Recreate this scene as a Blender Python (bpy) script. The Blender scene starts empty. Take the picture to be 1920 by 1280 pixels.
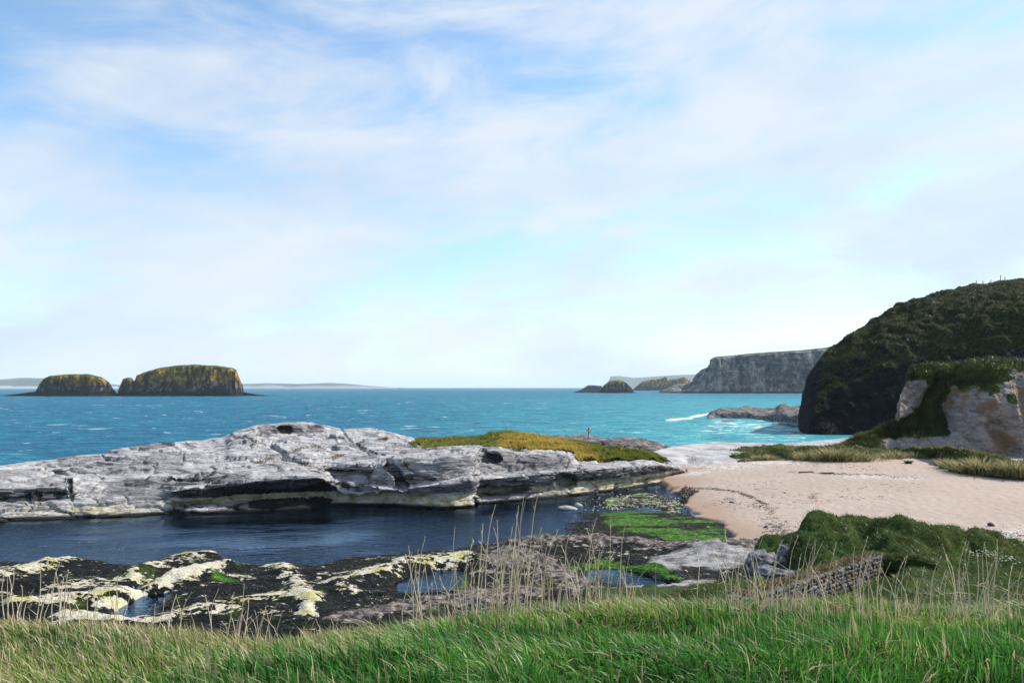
import bpy, math, random
import numpy as np

# ------------------------------------------------------------------ scene, camera, light
scene = bpy.context.scene
C = scene.collection
H = 10.0            # eye height above the sea, metres
FPX = 1493.33       # focal length in pixels of a 1920 px wide picture (28 mm lens)
HY = 726.0          # picture row of the horizon

cam_d = bpy.data.cameras.new('camera')
cam_d.lens = 28.0
cam_d.sensor_width = 36.0
cam_d.shift_y = 86.0 / 1920.0
cam_d.clip_start = 0.1
cam_d.clip_end = 90000.0
cam = bpy.data.objects.new('camera', cam_d)
cam.location = (0, 0, H)
cam.rotation_euler = (math.radians(90), 0, 0)
C.objects.link(cam)
scene.camera = cam

SUN_AZ = math.radians(72)    # to the right of the viewing direction
SUN_EL = math.radians(42)
SUN_DIR = (math.sin(SUN_AZ) * math.cos(SUN_EL), math.cos(SUN_AZ) * math.cos(SUN_EL), math.sin(SUN_EL))
SKY_STRENGTH = 0.145

scene.render.engine = 'CYCLES'
scene.cycles.use_denoising = True
scene.cycles.max_bounces = 6
scene.cycles.diffuse_bounces = 2
scene.cycles.glossy_bounces = 3
scene.cycles.transmission_bounces = 3
scene.cycles.transparent_max_bounces = 12
scene.cycles.volume_bounces = 1
scene.view_settings.view_transform = 'Standard'
scene.view_settings.look = 'None'
scene.view_settings.gamma = 1.0
scene.view_settings.use_curve_mapping = False
scene.view_settings.exposure = 0.55

sun_d = bpy.data.lights.new('sun', 'SUN')
sun_d.energy = 5.0
sun_d.angle = math.radians(0.55)
sun_d.color = (1.0, 0.95, 0.88)
sun = bpy.data.objects.new('sun', sun_d)
from mathutils import Vector
sun.rotation_euler = Vector(SUN_DIR).to_track_quat('Z', 'Y').to_euler()
sun.location = (40, 20, 60)
C.objects.link(sun)


# ------------------------------------------------------------------ node helper
class NT:
    def __init__(self, tree):
        self.t = tree
        self.n = tree.nodes
        self.l = tree.links

    def node(self, kind, **kw):
        nd = self.n.new(kind)
        for k, v in kw.items():
            setattr(nd, k, v)
        return nd

    def put(self, sock, val):
        if val is None:
            return
        if hasattr(val, 'is_linked') or hasattr(val, 'links'):
            self.l.new(val, sock)
        else:
            if sock.type == 'RGBA' and hasattr(val, '__len__') and len(val) == 3:
                val = (*val, 1.0)
            sock.default_value = val

    def math(self, op, a, b=None, c=None, clamp=False):
        nd = self.node('ShaderNodeMath', operation=op)
        nd.use_clamp = clamp
        self.put(nd.inputs[0], a)
        self.put(nd.inputs[1], b)
        if c is not None:
            self.put(nd.inputs[2], c)
        return nd.outputs[0]

    def vmath(self, op, a, b=None):
        nd = self.node('ShaderNodeVectorMath', operation=op)
        self.put(nd.inputs[0], a)
        if b is not None:
            self.put(nd.inputs[1], b)
        return nd.outputs[0]

    def attr(self, name, color=False):
        nd = self.node('ShaderNodeAttribute', attribute_name=name)
        return nd.outputs['Color'] if color else nd.outputs['Fac']

    def pos(self):
        return self.node('ShaderNodeNewGeometry').outputs['Position']

    def nrm(self):
        return self.node('ShaderNodeNewGeometry').outputs['Normal']

    def xyz(self, v):
        nd = self.node('ShaderNodeSeparateXYZ')
        self.put(nd.inputs[0], v)
        return nd.outputs

    def comb(self, x, y, z):
        nd = self.node('ShaderNodeCombineXYZ')
        for i, v in enumerate((x, y, z)):
            self.put(nd.inputs[i], v)
        return nd.outputs[0]

    def noise(self, vec, scale, detail=5.0, rough=0.55, dist=0.0, color=False):
        nd = self.node('ShaderNodeTexNoise')
        self.put(nd.inputs['Vector'], vec)
        nd.inputs['Scale'].default_value = scale
        nd.inputs['Detail'].default_value = detail
        nd.inputs['Roughness'].default_value = rough
        nd.inputs['Distortion'].default_value = dist
        return nd.outputs['Color'] if color else nd.outputs['Fac']

    def voronoi(self, vec, scale, feature='F1', rnd=1.0):
        nd = self.node('ShaderNodeTexVoronoi', feature=feature)
        self.put(nd.inputs['Vector'], vec)
        nd.inputs['Scale'].default_value = scale
        nd.inputs['Randomness'].default_value = rnd
        return nd.outputs['Distance']

    def ss(self, v, lo, hi):
        """smooth step from lo to hi"""
        nd = self.node('ShaderNodeMapRange', interpolation_type='SMOOTHSTEP')
        self.put(nd.inputs[0], v)
        self.put(nd.inputs[1], lo)
        self.put(nd.inputs[2], hi)
        return nd.outputs[0]

    def ramp(self, fac, stops, interp='LINEAR'):
        nd = self.node('ShaderNodeValToRGB')
        self.put(nd.inputs[0], fac)
        cr = nd.color_ramp
        cr.interpolation = interp
        while len(cr.elements) < len(stops):
            cr.elements.new(0.5)
        for e, (p, c) in zip(cr.elements, stops):
            e.position = p
            e.color = (*c, 1.0)
        return nd.outputs[0]

    def mix(self, fac, a, b, blend='MIX'):
        nd = self.node('ShaderNodeMix', data_type='RGBA', blend_type=blend)
        self.put(nd.inputs[0], fac)
        self.put(nd.inputs[6], a)
        self.put(nd.inputs[7], b)
        return nd.outputs[2]

    def bump(self, height, strength=0.5, dist=0.1, normal=None):
        nd = self.node('ShaderNodeBump')
        nd.inputs['Strength'].default_value = strength
        nd.inputs['Distance'].default_value = dist
        self.put(nd.inputs['Height'], height)
        if normal is not None:
            self.put(nd.inputs['Normal'], normal)
        return nd.outputs[0]


def new_mat(name):
    m = bpy.data.materials.new(name)
    m.use_nodes = True
    m.node_tree.nodes.clear()
    return m, NT(m.node_tree)


def finish(m, n, color, rough=0.8, normal=None, spec=0.3, transl=0.0, transl_col=None):
    p = n.node('ShaderNodeBsdfPrincipled')
    n.put(p.inputs['Base Color'], color)
    n.put(p.inputs['Roughness'], rough)
    n.put(p.inputs['Specular IOR Level'], spec)
    if normal is not None:
        n.put(p.inputs['Normal'], normal)
    out = n.node('ShaderNodeOutputMaterial')
    if transl > 0:
        tr = n.node('ShaderNodeBsdfTranslucent')
        n.put(tr.inputs['Color'], transl_col if transl_col is not None else color)
        mx = n.node('ShaderNodeMixShader')
        mx.inputs[0].default_value = transl
        n.l.new(p.outputs[0], mx.inputs[1])
        n.l.new(tr.outputs[0], mx.inputs[2])
        n.l.new(mx.outputs[0], out.inputs[0])
    else:
        n.l.new(p.outputs[0], out.inputs[0])
    return m


# ------------------------------------------------------------------ world: sky with thin cloud
world = bpy.data.worlds.new('World')
scene.world = world
world.use_nodes = True
world.node_tree.nodes.clear()
n = NT(world.node_tree)
sky = n.node('ShaderNodeTexSky', sky_type='NISHITA')
sky.sun_disc = False
sky.sun_elevation = SUN_EL
sky.sun_rotation = SUN_AZ
sky.altitude = 0
sky.air_density = 1.0
sky.dust_density = 0.6
sky.ozone_density = 2.0
d = n.node('ShaderNodeTexCoord').outputs['Generated']
x, y, z = n.xyz(d)[0:3]
zc = n.math('MAXIMUM', z, 0.0)
# streaky high cloud, drawn out sideways and rising a little towards the sun
shear = n.math('MULTIPLY_ADD', x, -0.11, z)
v1 = n.comb(n.math('MULTIPLY', x, 1.3), n.math('MULTIPLY', y, 1.3), n.math('MULTIPLY', shear, 3.6))
big = n.noise(n.vmath('ADD', v1, (3.1, 1.7, 0.35)), 1.25, 4.0, 0.5, 0.5)
v2 = n.comb(n.math('MULTIPLY', x, 2.2), n.math('MULTIPLY', y, 2.2), n.math('MULTIPLY', shear, 6.5))
fine = n.noise(n.vmath('ADD', v2, (0.4, 5.2, 1.1)), 2.0, 9.0, 0.60, 0.5)
cov = n.math('MULTIPLY_ADD', fine, 0.85, big)
cov = n.math('MULTIPLY_ADD', x, 0.16, cov)
# more cloud low down, where one looks along the layer
low = n.ss(z, 0.24, 0.02)
cov = n.math('MULTIPLY_ADD', low, 0.13, cov)
mask = n.ss(cov, 0.74, 1.14)
mask = n.math('MULTIPLY', mask, 0.88)
skyc = n.mix(1.0, sky.outputs[0], (0.90, 1.05, 1.08), 'MULTIPLY')
bg1 = n.node('ShaderNodeBackground')
n.put(bg1.inputs[0], skyc)
bg1.inputs[1].default_value = SKY_STRENGTH
bg2 = n.node('ShaderNodeBackground')
v3 = n.noise(n.vmath('ADD', v2, (7.4, 0.2, 3.1)), 1.6, 5.0, 0.5, 0.2)
n.put(bg2.inputs[0], n.ramp(v3, [(0.34, (0.68, 0.80, 0.96)), (0.60, (0.88, 0.93, 0.99))]))
bg2.inputs[1].default_value = 0.66
mx = n.node('ShaderNodeMixShader')
n.put(mx.inputs[0], mask)
n.l.new(bg1.outputs[0], mx.inputs[1])
n.l.new(bg2.outputs[0], mx.inputs[2])
out = n.node('ShaderNodeOutputWorld')
n.l.new(mx.outputs[0], out.inputs[0])


# ------------------------------------------------------------------ numeric helpers
def hsh(ix, iy, iz, seed):
    h = (ix.astype(np.int64) * 374761393 + iy.astype(np.int64) * 668265263 + iz.astype(np.int64) * 2147483647 + seed * 1274126177) & 0xffffffff
    h = ((h ^ (h >> 13)) * 1274126177) & 0xffffffff
    h = ((h ^ (h >> 16)) * 2246822519) & 0xffffffff
    h = h ^ (h >> 15)
    return (h & 0xffffff).astype(np.float64) / 0xffffff


def vnoise(p, seed=0):
    """value noise in -1..1 at an array of points (...,3)"""
    f = np.floor(p)
    t = p - f
    t = t * t * t * (t * (t * 6 - 15) + 10)
    i = f.astype(np.int64)
    r = 0
    for dx in (0, 1):
        wx = t[..., 0] if dx else 1 - t[..., 0]
        for dy in (0, 1):
            wy = t[..., 1] if dy else 1 - t[..., 1]
            for dz in (0, 1):
                wz = t[..., 2] if dz else 1 - t[..., 2]
                r = r + wx * wy * wz * hsh(i[..., 0] + dx, i[..., 1] + dy, i[..., 2] + dz, seed)
    return r * 2 - 1


def fbm(p, octv=5, gain=0.5, seed=0, lac=2.03):
    a, s, tot = 1.0, 0, 0
    for k in range(octv):
        s = s + a * vnoise(p, seed + k * 7)
        tot += a
        p = p * lac + 17.3
        a *= gain
    return s / tot


def ridge(p, octv=4, gain=0.5, seed=0):
    a, s, tot = 1.0, 0, 0
    for k in range(octv):
        s = s + a * (1 - np.abs(vnoise(p, seed + k * 7)))
        tot += a
        p = p * 2.07 + 11.1
        a *= gain
    return s / tot


def cells(p, seed=0):
    """(F1, F2, id) of jittered cells"""
    f = np.floor(p).astype(np.int64)
    f1 = np.full(p.shape[:-1], 9.0)
    f2 = np.full(p.shape[:-1], 9.0)
    cid = np.zeros(p.shape[:-1])
    for dx in (-1, 0, 1):
        for dy in (-1, 0, 1):
            for dz in (-1, 0, 1):
                cx, cy, cz = f[..., 0] + dx, f[..., 1] + dy, f[..., 2] + dz
                q = np.stack([cx + hsh(cx, cy, cz, seed), cy + hsh(cx, cy, cz, seed + 1), cz + hsh(cx, cy, cz, seed + 2)], -1)
                dd = np.sqrt(((p - q) ** 2).sum(-1))
                near = dd < f1
                f2 = np.where(near, f1, np.minimum(f2, dd))
                cid = np.where(near, hsh(cx, cy, cz, seed + 3), cid)
                f1 = np.where(near, dd, f1)
    return f1, f2, cid


def sst(v, lo, hi):
    t = np.clip((v - lo) / (hi - lo), 0, 1)
    return t * t * (3 - 2 * t)


def W(px, py, Y):
    """the world point seen at picture (px, py) of the photograph at distance Y"""
    px, py, Y = np.broadcast_arrays(np.asarray(px, float), np.asarray(py, float), np.asarray(Y, float))
    return np.stack([(px - 960) / FPX * Y, Y, H - (py - HY) / FPX * Y], -1)


def Yz(py, z):
    return (H - z) * FPX / (np.asarray(py, float) - HY)


def pix(P):
    return 960 + P[..., 0] / P[..., 1] * FPX, HY + (H - P[..., 2]) / P[..., 1] * FPX


def curve(pts, x, smooth=0):
    a = np.array(pts, float)
    if smooth:
        r = 0
        for k in np.linspace(-1, 1, 5):
            r = r + np.interp(x + k * smooth, a[:, 0], a[:, 1])
        return r / 5
    return np.interp(x, a[:, 0], a[:, 1])


def poly_dist(px, py, pts, ys=1.0):
    """distance in picture pixels to a polyline"""
    best = np.full(px.shape, 1e9)
    a = np.array(pts, float)
    for (x0, y0), (x1, y1) in zip(a[:-1], a[1:]):
        dx, dy = x1 - x0, (y1 - y0) * ys
        L = dx * dx + dy * dy + 1e-9
        t = np.clip(((px - x0) * dx + (py - y0) * ys * dy) / L, 0, 1)
        best = np.minimum(best, np.hypot(px - x0 - t * dx, (py - y0) * ys - t * dy))
    return best


def poly_sd(px, py, pts, ys=1.0):
    """signed distance to a closed outline, negative inside"""
    a = list(pts)
    dd = poly_dist(px, py, a + [a[0]], ys)
    ins = np.zeros(px.shape, bool)
    for (x0, y0), (x1, y1) in zip(a, a[1:] + a[:1]):
        if y0 == y1:
            continue
        c = ((y0 > py) != (y1 > py)) & (px < (x1 - x0) * (py - y0) / (y1 - y0) + x0)
        ins ^= c
    return np.where(ins, -dd, dd)


def grid_normals(P):
    du = np.gradient(P, axis=1)
    dv = np.gradient(P, axis=0)
    N = np.cross(du, dv)
    N /= np.linalg.norm(N, axis=-1, keepdims=True) + 1e-12
    return N


def raw_mesh(name, V, quads=None, tris=None, attrs=None, cols=None, smooth=True):
    me = bpy.data.meshes.new(name)
    V = np.ascontiguousarray(V, np.float32).reshape(-1, 3)
    parts, starts, tot = [], [], 0
    if quads is not None and len(quads):
        q = np.asarray(quads, np.int32)
        parts.append(q.ravel())
        starts.append(np.arange(len(q)) * 4)
        tot += q.size
    if tris is not None and len(tris):
        t = np.asarray(tris, np.int32)
        parts.append(t.ravel())
        starts.append(tot + np.arange(len(t)) * 3)
        tot += t.size
    idx = np.concatenate(parts)
    st = np.concatenate(starts).astype(np.int32)
    me.vertices.add(len(V))
    me.vertices.foreach_set('co', V.ravel())
    me.loops.add(len(idx))
    me.loops.foreach_set('vertex_index', idx)
    me.polygons.add(len(st))
    me.polygons.foreach_set('loop_start', st)
    if smooth:
        me.polygons.foreach_set('use_smooth', np.ones(len(st), bool))
    for k, v in (attrs or {}).items():
        a = me.attributes.new(k, 'FLOAT', 'POINT')
        a.data.foreach_set('value', np.ascontiguousarray(v, np.float32).ravel())
    for k, v in (cols or {}).items():
        a = me.attributes.new(k, 'FLOAT_COLOR', 'POINT')
        v = np.asarray(v, np.float32).reshape(-1, 3)
        a.data.foreach_set('color', np.concatenate([v, np.ones((len(v), 1), np.float32)], 1).ravel())
    me.update(calc_edges=True)
    me.validate()
    return me


def grid_quads(nv, nu):
    i = np.arange((nv - 1) * nu).reshape(nv - 1, nu)[:, :-1]
    return np.stack([i, i + 1, i + nu + 1, i + nu], -1).reshape(-1, 4)


def grid_mesh(name, P, attrs=None, keep=None):
    q = grid_quads(P.shape[0], P.shape[1])
    if keep is not None:
        k = keep.ravel()
        q = q[k[q].all(1)]
        used = np.unique(q)
        rem = np.full(k.size, -1)
        rem[used] = np.arange(len(used))
        return raw_mesh(name, P.reshape(-1, 3)[used], rem[q], attrs={a: np.asarray(v).ravel()[used] for a, v in (attrs or {}).items()})
    return raw_mesh(name, P, q, attrs=attrs)


def link(name, me, mat=None, parent=None, label=None, cat=None, group=None, kind=None):
    if mat is not None and not me.materials:
        me.materials.append(mat)
    o = bpy.data.objects.new(name, me)
    C.objects.link(o)
    if parent is not None:
        o.parent = parent
    if label:
        o['label'] = label
    if cat:
        o['category'] = cat
    if group:
        o['group'] = group
    if kind:
        o['kind'] = kind
    return o


def empty(name, loc, label, cat, group=None):
    o = link(name, None, label=label, cat=cat, group=group) if False else bpy.data.objects.new(name, None)
    C.objects.link(o)
    o.location = loc
    o['label'] = label
    o['category'] = cat
    if group:
        o['group'] = group
    return o


def loft(rows, us, counts):
    """rows: list of (py array, Y array) or ('xyz', array) along us; counts: steps between rows"""
    pts = []
    for r in rows:
        pts.append(r if isinstance(r, np.ndarray) else W(us, r[0], r[1]))
    out = []
    for a, b, k in zip(pts[:-1], pts[1:], counts):
        for t in np.linspace(0, 1, k, endpoint=False):
            out.append(a * (1 - t) + b * t)
    out.append(pts[-1])
    return np.array(out)


def blur_rows(P, k):
    for _ in range(k):
        P = P.copy()
        P[1:-1] = 0.25 * P[:-2] + 0.5 * P[1:-1] + 0.25 * P[2:]
    return P


rng = np.random.default_rng(7)


def blades(base, height, width, lean, bend_dir, color, tipcol=None, seg=3, face=None):
    """many grass blades as one mesh: arrays per blade; lean = sideways travel as a share of height"""
    nb = len(base)
    ang = rng.uniform(0, 2 * math.pi, nb) if face is None else face
    side = np.stack([np.cos(ang), np.sin(ang), np.zeros(nb)], -1)
    bd = np.stack([np.cos(bend_dir), np.sin(bend_dir), np.zeros(nb)], -1)
    V, Cc = [], []
    for k in range(seg):
        t = k / seg
        c = base + bd * (lean * height * t ** 2)[:, None]
        c[:, 2] += height * (t - 0.30 * np.minimum(lean, 1.3) * t * t)
        w = width * (1 - 0.75 * t ** 1.5) * 0.5
        V += [c - side * w[:, None], c + side * w[:, None]]
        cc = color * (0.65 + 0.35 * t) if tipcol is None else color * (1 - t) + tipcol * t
        Cc += [cc, cc]
    c = base + bd * (lean * height)[:, None]
    c[:, 2] += height * (1 - 0.30 * np.minimum(lean, 1.3))
    V.append(c)
    Cc.append(color if tipcol is None else tipcol)
    V = np.stack(V, 1)
    Cc = np.stack(Cc, 1)
    m = 2 * seg + 1
    o = np.arange(nb)[:, None] * m
    q = []
    for k in range(seg - 1):
        q.append(o + np.array([[2 * k, 2 * k + 1, 2 * k + 3, 2 * k + 2]]))
    tr = o + np.array([[2 * seg - 2, 2 * seg - 1, 2 * seg]])
    return V.reshape(-1, 3), (np.concatenate(q) if q else None), tr, Cc.reshape(-1, 3)


# ------------------------------------------------------------------ materials
def mat_blade(name, tr=0.35, rough=0.55):
    m, n = new_mat(name)
    col = n.attr('Col', True)
    return finish(m, n, col, rough, None, 0.4, tr)


M = {}
M['blade'] = mat_blade('grass_blades', 0.4, 0.45)
M['dry'] = mat_blade('dry_grass', 0.25, 0.7)
M['weed'] = mat_blade('seaweed_fronds', 0.05, 0.6)


def mat_turf(name, stops, scale=0.8, b=0.25):
    m, n = new_mat(name)
    p = n.pos()
    a = n.noise(p, scale, 6, 0.6)
    c = n.ramp(a, stops)
    f = n.noise(p, scale * 9, 4, 0.6)
    c = n.mix(n.ss(f, 0.35, 0.7), n.mix(1.0, c, (0.55, 0.55, 0.55), 'MULTIPLY'), c)
    return finish(m, n, c, 0.9, n.bump(f, 0.8, b), 0.1)


M['bank'] = mat_turf('bank_soil', [(0.3, (0.018, 0.035, 0.008)), (0.55, (0.04, 0.065, 0.014)), (0.75, (0.09, 0.08, 0.03))], 2.0, 0.05)
M['cap'] = mat_turf('ledge_turf', [(0.32, (0.06, 0.10, 0.014)), (0.5, (0.17, 0.16, 0.026)), (0.7, (0.34, 0.25, 0.05))], 0.35, 0.2)
M['mound'] = mat_turf('mound_turf', [(0.3, (0.02, 0.045, 0.006)), (0.55, (0.04, 0.075, 0.01)), (0.75, (0.10, 0.09, 0.02))], 0.9, 0.15)
M['dune'] = mat_turf('dune_turf', [(0.3, (0.03, 0.05, 0.01)), (0.55, (0.07, 0.085, 0.02)), (0.75, (0.14, 0.12, 0.04))], 0.6, 0.15)

# pale limestone of the ledge, black lichen and barnacle bands painted by where they grow
m, n = new_mat('ledge_limestone')
p = n.pos()
_x, _y, _z = n.xyz(p)[0:3]
bed = n.comb(n.math('MULTIPLY', _x, 0.34), n.math('MULTIPLY', n.math('MULTIPLY_ADD', _x, 0.22, _y), 0.75), n.math('MULTIPLY', _z, 2.6))
a1 = n.noise(p, 0.22, 6, 0.6, 0.4)
a2 = n.noise(bed, 1.1, 8, 0.66, 0.6)
a3 = n.noise(p, 3.2, 6, 0.65)
base = n.ramp(a2, [(0.30, (0.05, 0.05, 0.056)), (0.40, (0.17, 0.165, 0.172)), (0.49, (0.33, 0.32, 0.325)), (0.66, (0.47, 0.455, 0.45))])
base = n.mix(n.math('MULTIPLY', n.ss(a1, 0.50, 0.66), 0.7), base, (0.10, 0.10, 0.115))
base = n.mix(n.math('MULTIPLY', n.ss(a3, 0.56, 0.72), 0.4), base, (0.10, 0.10, 0.115))
vor = n.voronoi(n.vmath('ADD', n.vmath('MULTIPLY', p, (0.12, 0.26, 1.0)), n.vmath('MULTIPLY', n.noise(p, 0.5, 3, 0.5, 0, True), (0.5, 0.5, 0.5))), 1.0, 'DISTANCE_TO_EDGE')
crk = n.math('MAXIMUM', n.ss(vor, 0.0, 0.03), n.ss(n.noise(p, 0.35, 3, 0.5), 0.58, 0.50))
base = n.mix(n.math('SUBTRACT', 1.0, crk), base, (0.06, 0.06, 0.065))
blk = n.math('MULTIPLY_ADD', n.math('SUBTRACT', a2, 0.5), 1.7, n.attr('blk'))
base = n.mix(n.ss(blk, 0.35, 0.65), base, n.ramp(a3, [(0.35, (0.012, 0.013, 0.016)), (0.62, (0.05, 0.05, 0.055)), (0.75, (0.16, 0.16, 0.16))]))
barn = n.math('MULTIPLY_ADD', n.math('SUBTRACT', a3, 0.5), 1.2, n.attr('barn'))
bc = n.ramp(n.noise(p, 1.4, 4, 0.6), [(0.32, (0.24, 0.20, 0.07)), (0.5, (0.48, 0.44, 0.31)), (0.72, (0.62, 0.57, 0.47))])
base = n.mix(n.ss(barn, 0.4, 0.62), base, bc)
wet = n.attr('wet')
base = n.mix(wet, base, (0.012, 0.012, 0.010))
hgt = n.math('ADD', n.math('MULTIPLY', a2, 1.2), n.math('MULTIPLY', a3, 0.3))
hgt = n.math('MULTIPLY_ADD', crk, 0.25, hgt)
M['ledge'] = finish(m, n, base, 0.88, n.bump(hgt, 0.9, 0.35), 0.2)

m, n = new_mat('grey_rock')
p = n.pos()
a2 = n.noise(n.vmath('MULTIPLY', p, (0.8, 0.8, 2.4)), 1.6, 8, 0.66, 0.4)
M['grey'] = finish(m, n, n.ramp(a2, [(0.32, (0.02, 0.02, 0.024)), (0.46, (0.10, 0.10, 0.115)), (0.58, (0.20, 0.20, 0.215)), (0.72, (0.36, 0.35, 0.355))]), 0.88, n.bump(a2, 1.0, 0.2), 0.2)

# pale clean limestone (platform by the sand, boulders)
m, n = new_mat('pale_limestone')
p = n.pos()
a2 = n.noise(n.vmath('MULTIPLY', p, (0.5, 0.5, 1.6)), 0.9, 8, 0.65, 0.5)
a3 = n.noise(p, 4.0, 5, 0.6)
base = n.ramp(a2, [(0.28, (0.10, 0.10, 0.108)), (0.45, (0.28, 0.272, 0.275)), (0.65, (0.42, 0.405, 0.40))])
base = n.mix(n.math('MULTIPLY', n.ss(a3, 0.55, 0.7), 0.6), base, (0.15, 0.15, 0.16))
M['pale'] = finish(m, n, base, 0.88, n.bump(n.math('ADD', a2, n.math('MULTIPLY', a3, 0.4)), 0.9, 0.25), 0.2)

# dark rock of the back outcrop, reefs
m, n = new_mat('dark_rock')
p = n.pos()
a2 = n.noise(n.vmath('MULTIPLY', p, (0.6, 0.6, 1.8)), 0.9, 8, 0.66, 0.5)
base = n.ramp(a2, [(0.34, (0.012, 0.012, 0.014)), (0.47, (0.07, 0.064, 0.062)), (0.58, (0.17, 0.15, 0.14)), (0.72, (0.30, 0.275, 0.26))])
M['darkrock'] = finish(m, n, base, 0.85, n.bump(a2, 1.0, 0.3), 0.25)

# outcrop: limestone with iron stains, green where plants grow
m, n = new_mat('outcrop')
p = n.pos()
a1 = n.noise(p, 0.28, 5, 0.6, 0.6)
a2 = n.noise(n.vmath('MULTIPLY', p, (0.9, 0.9, 2.0)), 0.9, 9, 0.70, 0.8)
a3 = n.noise(p, 2.4, 5, 0.6)
base = n.ramp(a2, [(0.30, (0.06, 0.055, 0.055)), (0.45, (0.22, 0.19, 0.178)), (0.68, (0.36, 0.32, 0.30))])
base = n.mix(n.math('MULTIPLY', n.ss(a1, 0.50, 0.62), 0.75), base, (0.19, 0.11, 0.05))
v5 = n.voronoi(n.vmath('ADD', n.vmath('MULTIPLY', p, (0.7, 0.7, 1.1)), n.noise(p, 0.9, 4, 0.6, 0, True)), 0.8, 'DISTANCE_TO_EDGE')
base = n.mix(n.math('MULTIPLY', n.ss(v5, 0.04, 0.0), n.math('MULTIPLY', n.ss(n.noise(p, 0.5, 3, 0.5), 0.50, 0.62), 0.6)), base, (0.04, 0.035, 0.03))
base = n.mix(n.math('MULTIPLY', n.ss(a3, 0.56, 0.7), 0.6), base, (0.07, 0.065, 0.07))
veg = n.math('MULTIPLY_ADD', n.math('SUBTRACT', a3, 0.5), 1.1, n.attr('veg'))
gc = n.ramp(n.noise(p, 0.6, 6, 0.6), [(0.3, (0.016, 0.028, 0.006)), (0.52, (0.035, 0.055, 0.010)), (0.72, (0.085, 0.085, 0.022))])
base = n.mix(n.ss(veg, 0.42, 0.6), base, gc)
M['outcrop'] = finish(m, n, base, 0.9, n.bump(n.math('ADD', a2, n.math('MULTIPLY', a3, 0.4)), 1.0, 0.3), 0.15)

# dark overgrown basalt hill, with its shade put into the colour
m, n = new_mat('hill_basalt_shaded')
p = n.pos()
a1 = n.noise(p, 0.10, 6, 0.62, 0.6)
a2 = n.noise(p, 0.55, 7, 0.68, 0.5)
a3 = n.noise(p, 1.8, 5, 0.65)
hz_ = n.ss(n.xyz(p)[2], 9.0, 20.0)  # rock colour darker towards the foot, standing for shade
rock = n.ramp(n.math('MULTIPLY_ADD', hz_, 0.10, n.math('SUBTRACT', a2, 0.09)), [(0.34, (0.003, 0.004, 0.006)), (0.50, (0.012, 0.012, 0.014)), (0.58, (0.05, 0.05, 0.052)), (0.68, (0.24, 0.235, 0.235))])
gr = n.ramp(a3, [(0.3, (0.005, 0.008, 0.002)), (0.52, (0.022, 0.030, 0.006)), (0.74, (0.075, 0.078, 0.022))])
vg = n.math('MULTIPLY_ADD', n.math('SUBTRACT', a2, 0.5), -1.5, n.attr('veg'))
vg = n.math('MULTIPLY_ADD', n.math('SUBTRACT', a1, 0.5), 1.6, vg)
M['hill'] = finish(m, n, n.mix(n.ss(vg, 0.4, 0.6), rock, gr), 0.92, n.bump(n.math('ADD', a2, a3), 1.0, 0.9), 0.1)

# far limestone cliff
m, n = new_mat('cliff_limestone')
p = n.pos()
a1 = n.noise(n.vmath('MULTIPLY', p, (1, 1, 0.35)), 0.035, 7, 0.65, 0.6)
a2 = n.noise(n.vmath('MULTIPLY', p, (0.25, 0.25, 1.6)), 0.10, 7, 0.66, 0.3)
a5 = n.noise(n.vmath('MULTIPLY', p, (1, 1, 0.7)), 0.11, 6, 0.68, 0.5)
base = n.ramp(n.math('MULTIPLY_ADD', a5, 0.45, n.math('MULTIPLY_ADD', a1, 0.35, n.math('MULTIPLY', a2, 0.2))), [(0.43, (0.008, 0.008, 0.009)), (0.495, (0.09, 0.082, 0.08)), (0.57, (0.30, 0.275, 0.26))])
z = n.xyz(p)[2]
vg = n.math('MULTIPLY_ADD', n.math('SUBTRACT', a1, 0.5), 1.2, n.attr('veg'))
base = n.mix(n.ss(vg, 0.42, 0.58), base, n.ramp(a2, [(0.35, (0.02, 0.032, 0.010)), (0.65, (0.06, 0.075, 0.02))]))
base = n.mix(n.ss(n.math('MULTIPLY_ADD', a1, 6.0, z), 8.0, 5.0), base, (0.02, 0.02, 0.022))
M['cliff'] = finish(m, n, base, 0.9, n.bump(n.math('ADD', a1, a2), 1.0, 6.0), 0.1)

# sea stacks: black wash zone, grey rock with guano, ochre lichen above, turf on top
m, n = new_mat('stack_rock')
p = n.pos()
z = n.xyz(p)[2]
a1 = n.noise(n.vmath('MULTIPLY', p, (1, 1, 0.45)), 0.06, 7, 0.66, 0.8)
a2 = n.noise(p, 0.22, 6, 0.66, 0.3)
base = n.ramp(a2, [(0.36, (0.006, 0.006, 0.007)), (0.5, (0.04, 0.038, 0.032)), (0.60, (0.15, 0.14, 0.13)), (0.72, (0.42, 0.41, 0.39))])
lz = n.math('MULTIPLY_ADD', n.math('SUBTRACT', a1, 0.5), 46.0, z)
lich = n.ramp(a2, [(0.3, (0.03, 0.03, 0.008)), (0.46, (0.12, 0.10, 0.012)), (0.56, (0.40, 0.22, 0.014)), (0.75, (0.52, 0.33, 0.05))])
base = n.mix(n.math('MULTIPLY', n.ss(lz, 12.0, 21.0), 0.88), base, lich)
a4 = n.noise(n.vmath('MULTIPLY', p, (1.0, 1.0, 0.12)), 0.16, 5, 0.6, 0.3)
base = n.mix(n.math('MULTIPLY', n.ss(a4, 0.47, 0.60), 0.88), base, (0.010, 0.010, 0.009))  # gully shade put into the colour as dark upright streaks
nz = n.xyz(n.nrm())[2]
base = n.mix(n.ss(n.math('MULTIPLY_ADD', a2, 0.5, nz), 1.02, 1.16), base, (0.075, 0.10, 0.02))
base = n.mix(n.ss(n.math('MULTIPLY_ADD', a1, 12.0, z), 15.0, 9.5), base, (0.010, 0.010, 0.011))
M['stack'] = finish(m, n, base, 0.9, n.bump(n.math('ADD', a1, a2), 1.0, 3.0), 0.1)

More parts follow.
